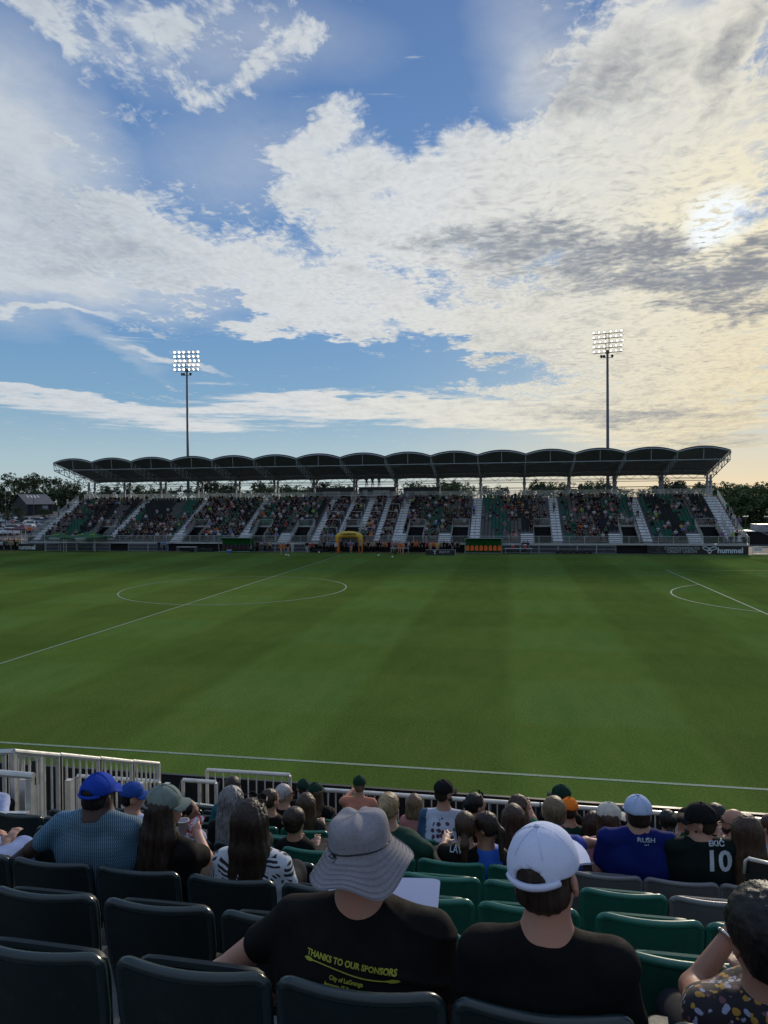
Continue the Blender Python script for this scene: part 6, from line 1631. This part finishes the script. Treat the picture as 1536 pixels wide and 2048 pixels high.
m = MB(); m.lathe([(.026, -.09), (.036, 0), (.040, .001), (.040, .006), (.034, .006), (.024, -.085)], 18, caps=False); m.build('cup_wall', mat('paper_white', (.42, .42, .46), .6), c, smooth=True)
c = thing('food_tray', 'red and white paper food tray raised beside the cup', 'food tray', tuple(at(386, 1656, Y=4.15)))
def m_check(N, b, tc):
    k = N.mapr(N.noise(tc, 45, 1), .48, .52); N.put(b.inputs['Base Color'], N.mix(k, (.42, .03, .03), (.5, .5, .55)))
m = MB(); m.grid([[(-.05, .0, -.03), (.0, -.02, -.035), (.045, .0, -.02)], [(-.055, .03, .01), (0, .0, .0), (.05, .03, .025)], [(-.03, .07, .03), (.01, .07, .05), (.055, .07, .05)]]); m.grid([[(-.05, .003, -.033), (-.055, .033, .007), (-.03, .073, .027)], [(.045, .003, -.023), (.05, .033, .022), (.055, .073, .047)]]); m.build('tray_paper', mat('tray_paper', build=m_check), c)
p7 = near_person('dark-haired child in profile behind the sage cap, eating', 377, 1622, 4, .25, w=.30, s=.86, hair='short', hc='black', shirt=C('pale_tee', (.36, .41, .60)), hy=-80, skin_='mid', eyes=True)
p8 = near_person('woman with long brown hair and a black and white leaf print blouse', 505, 1638, 2, .2, w=.47, hair='long', hc='red' if False else 'dark', hlen=.50, hs=1.08, shirt=mat('leaf_print', build=m_leaf), glasses='up', hy=-14, sleeve='short', wr=.007, fat=1.06)
near_person('woman with long wavy grey hair in black', 466, 1598, 4, .2, w=.42, hair='wavy', hc='grey', hlen=.36, shirt=JETB, hy=-25, sleeve='long')
near_person('dark-haired person in a teal shirt behind the grey-haired woman', 466, 1572, 6, .25, w=.44, hair='short', hc='dark', shirt=C('teal', (.015, .10, .12)), hipdx=-.10, by=10)
near_person('woman in black sleeveless top with a brown ponytail', 541, 1598, 6, .2, w=.38, hair='pony', hc='brown', hlen=.2, shirt=JETB, sleeve='none', hy=-30)
near_person('white-haired man in black shirt and glasses turned to the right', 569, 1587, 7, .15, w=.46, hair='crop', hc='white', shirt=JETB, hy=-55, glasses='on', skin_='light')
near_person('woman with long straight light brown hair in a dark top', 613, 1606, 6, .2, w=.40, hair='long', hc='brown', hlen=.40, shirt=C('char', (.02, .019, .018)), sleeve='short')
near_person('woman in a dark green cap and black top by the front rail', 631, 1584, 8, .2, w=.42, hair='long', hc='brown', hlen=.25, shirt=JETB, hat='cap', hatm=DKG, hy=-15, arms=(None, (at(662, 1622, Y=8.6), at(650, 1640, Y=8.8))))
near_person('person in a dark cap half hidden behind the green cap', 607, 1576, 9, .1, w=.42, hair='short', hc='dark', shirt=JETB, hat='cap', hatm=DKG, hy=30)
near_person('child with dark curly hair left of the bucket hat', 591, 1640, 4, .18, w=.31, s=.88, hair='curly', hc='dark', shirt=JETB, sleeve='cap', hy=-18, skin_='mid')
near_person('man in salmon shirt and dark green cap filming at the front rail', 719, 1569, 9, .35, w=.50, hair='short', hc='light', shirt=C('salmon', (.50, .20, .14)), hat='cap', hatm=DKG, hy=12, arms=((at(684, 1603, Y=9.5), at(706, 1580, Y=9.75)), None))
near_person('woman with a blond bun and dark green sweater bending right of the bucket hat', 779, 1612, 4, .3, w=.44, hair='bun', hc='blond', shirt=C('pine', (.012, .045, .032)), sleeve='long', hipdx=.22, hy=-20, fat=1.05, arms=(None, (at(852, 1700, Y=5.3), at(842, 1740, Y=5.7))))
near_person('child with a blond bob and pink top', 829, 1604, 7, .25, w=.33, s=.88, hair='bob', hc='light', shirt=C('pinktop', (.42, .17, .17)))
p = near_person('bearded man in black cap and white jersey with purple print', 888, 1584, 6, .35, w=.50, fat=1.05, hair='short', hc='dark', shirt=mat('printed_jersey', build=m_jersey), hat='cap', hatm=C('black_cap', (.010, .010, .011)), hy=-42, beard=True, eyes=True)
WHT = mat('white_shirt_print', (.45, .52, .60), .7)
p = near_person('girl with brown ponytail and black shirt lettered LAV', 931, 1650, 4, .18, w=.37, s=.95, hair='lowpony', hc='brown', hlen=.34, shirt=JETB, arms=((at(884, 1700, Y=5.4), at(890, 1682, Y=5.5)), None), handcurl=.1)
print_on(p, 'LAV', 912, 1699, 15, WHT, 5.2, -2, .75, .0005)
def m_bshirt(N, b, tc):
    x, y, z = N.sep(tc); k = N.mapr(N.math('ADD', x, N.math('MULTIPLY', z, .25)), .055, .065)
    N.put(b.inputs['Base Color'], N.mix(N.mapr(N.math('ABSOLUTE', x), .135, .14), (.012, .10, .52), (.008, .008, .01))); b.inputs['Roughness'].default_value = .7
near_person('girl with dark ponytail and bright blue shirt looking left', 970, 1652, 4, .2, w=.36, s=.95, hair='pony', hc='dark', hlen=.4, shirt=mat('blue_black_shirt', build=m_bshirt), hy=58, by=10, hp=-12, eyes=True, skin_='mid')
near_person('dark-haired woman with sunglasses pushed up behind the two ponytail girls', 952, 1608, 6, .25, w=.40, hair='bun', hc='black', shirt=JETB, glasses='up', hy=-60)
near_person('woman with long brown hair and black top left of the white cap', 1027, 1632, 5, .2, w=.40, hair='long', hc='brown', hlen=.42, shirt=JETB)
near_person('girl in a green shirt resting her chin on her hand', 1040, 1611, 6, .5, w=.38, hair='long', hc='brown', hlen=.25, shirt=C('kelly', (.02, .19, .11)), hy=-75, hipdx=.06, arms=(None, (at(1066, 1640, Y=7.3), at(1058, 1616, Y=7.4))), eyes=True)
near_person('man in dark green cap and sunglasses looking left', 1121, 1592, 7, .3, w=.46, hair='short', hc='dark', shirt=JETB, hat='cap', hatm=DKG, hy=78, glasses='on')
near_person('person with short light brown hair resting a bare arm along the seats', 1108, 1622, 4, .25, w=.46, hair='short', hc='light', hs=1.05, shirt=C('violet_blue', (.05, .07, .32)), sleeve='cap', hy=5, arms=(None, (at(1172, 1685, Y=5.45), at(1235, 1692, Y=5.6))), handcurl=.4)
near_person('child in a bright orange cap', 1139, 1618, 6, .2, w=.33, s=.9, hair='short', hc='dark', shirt=C('pine', (.012, .045, .032)), hat='cap', hatm=C('orange_cap', (.75, .19, .02)), hy=-15)
near_person('long dark-haired woman left of the cream cap', 1187, 1645, 6, .15, w=.38, hair='long', hc='dark', hlen=.32, shirt=JETB)
near_person('woman in a cream cap and pink shirt turned right', 1220, 1634, 5, .2, w=.38, hair='long', hc='brown', hlen=.32, shirt=C('rose', (.36, .17, .23)), hat='cap', hatm=C('cream', (.55, .53, .46)), hy=-62)
near_person('dark-haired person between the cream cap and the white mesh cap', 1252, 1632, 6, .3, w=.38, hair='bob', hc='black', shirt=JETB, hy=-30)
p = near_person('broad man in a white mesh cap and blue shirt marked RUSH', 1276, 1626, 4, .22, w=.58, fat=1.12, hair='short', hc='dark', shirt=C('rush_blue', (.007, .016, .135)), hat='cap', hatm=C('white_mesh', (.42, .50, .72)), neck=1.25, hs=1.06, shoulderdrop=-.05)
print_on(p, 'RUSH', 1293, 1681, 8.5, WHT, 5.15, -2, 1.25, .0009)
am = bpy.data.meshes.new('horse_mark'); b_ = MB()
b_.add([(-.012, .006, 0), (-.002, .016, 0), (.010, .022, 0), (.020, .018, 0), (.022, .008, 0), (.014, .010, 0), (.006, .004, 0)], [(0, 1, 2, 3, 4, 5, 6)])
for x in (-.012, 0, .012): b_.add([(x-.004, -.036, 0), (x+.004, -.036, 0), (x+.004, -.028, 0), (x-.004, -.028, 0)], [(0, 1, 2, 3)])
am.from_pydata(b_.v, [], b_.f); am.materials.append(WHT); print_on(p, None, 1293, 1681, 8, WHT, 5.15, 0, name='horse_mark', mesh=am)
near_person('woman with black ponytail and pale shirt at the front rail', 1335, 1640, 7, .15, w=.38, hair='lowpony', hc='black', hlen=.3, shirt=C('pale_blue', (.20, .24, .33)))
p = near_person('bearded man in black cap and dark green jersey lettered EKIC 10, clapping', 1399, 1641, 4, .2, w=.53, fat=1.06, hair='short', hc='dark', shirt=C('dark_jersey', (.006, .013, .013)), sleeve='long', hat='cap', hatm=C('black_cap', (.010, .010, .011)), hy=68, beard=True, hs=1.04, eyes=True, by=6, shoulderdrop=-.055,
                arms=(None, None))
p['o']['label'] = 'bearded man in black cap and dark green jersey lettered EKI\u0106 10'
print_on(p, 'EKI\u0106', 1432, 1687, 9.5, WHT, 5.15, -2, 1.2, .0014)
print_on(p, '10', 1437, 1724, 38, WHT, 5.15, -2, 1.05, .0055)
near_person('person in green shirt clapping left of the EKI\u0106 jersey', 1376, 1642, 6, .3, w=.42, hair='short', hc='dark', shirt=C('forest', (.012, .055, .022)), sleeve='long', hat='cap', hatm=C('black_cap', (.010, .010, .011)), hy=60, arms=(None, (at(1376, 1690, Y=6.9), at(1368, 1672, Y=7.0))), handcurl=.1)
near_person('black-haired person behind the cap of the EKI\u0106 jersey man', 1431, 1630, 7, .0, w=.42, hair='curly', hc='black', shirt=JETB)
near_person('bald bearded man in glasses looking left', 1466, 1642, 6, .2, w=.44, hair='bald', shirt=C('greytee', (.15, .17, .19)), hy=75, beard=True, glasses='on', arms=((at(1440, 1690, Y=6.9), at(1441, 1668, Y=7.0)), None), handcurl=.1, skin_='light')
near_person('woman with long light brown hair near the right edge', 1493, 1660, 4, .25, w=.42, hair='long', hc='light' if False else 'brown', hlen=.46, shirt=JETB, hs=1.05, sleeve='long')
near_person('person in pale top at the right edge of the front rows', 1540, 1652, 6, .2, w=.42, hair='short', hc='brown', shirt=C('pale_tee', (.36, .41, .60)), hy=40, arms=((at(1512, 1700, Y=6.9), at(1508, 1672, Y=7.05)), None))
near_person('person in pale plaid shirt at the left edge behind the railings', -16, 1555, 6, .5, w=.46, hair='short', hc='brown', shirt=C('pale_tee', (.36, .41, .60)), arms=(None, (at(4, 1650, Y=6.9), at(0, 1720, Y=7.1))))
near_person('seated person in light blue shorts at the left edge', -100, 1590, 2, .25, w=.46, hair='short', hc='brown', shirt=JETB, pants=C('sky_blue', (.20, .27, .50)), hipdx=.12)
o = thing('rail_panel', 'black panel with a pale metal top bar above the curly head at right', 'railing', tuple(at(1516, 1760, Y=2.9)))
m = MB(); a = at(1492, 1716, Y=2.9)-o.location; b = at(1600, 1742, Y=2.75)-o.location; z = Vector((0, 0, -.03)); m.tube([a+Vector((-.006, 0, -.06)), a+Vector((-.002, 0, -.012)), a+Vector((.012, 0, 0)), b], .0065, 8); m.build('top_bar', AL2, o, smooth=True)
m = MB(); m.add([a+Vector((0, .004, -.012)), b+Vector((0, .004, -.006)), b+Vector((0, .004, -.2)), a+Vector((0, .004, -.2)), a+Vector((0, .016, -.012)), b+Vector((0, .016, -.006)), b+Vector((0, .016, -.2)), a+Vector((0, .016, -.2))], [(0, 1, 2, 3), (7, 6, 5, 4), (0, 4, 5, 1), (1, 5, 6, 2), (2, 6, 7, 3), (3, 7, 4, 0)]); m.build('panel', BLACKP, o)
near_seats()
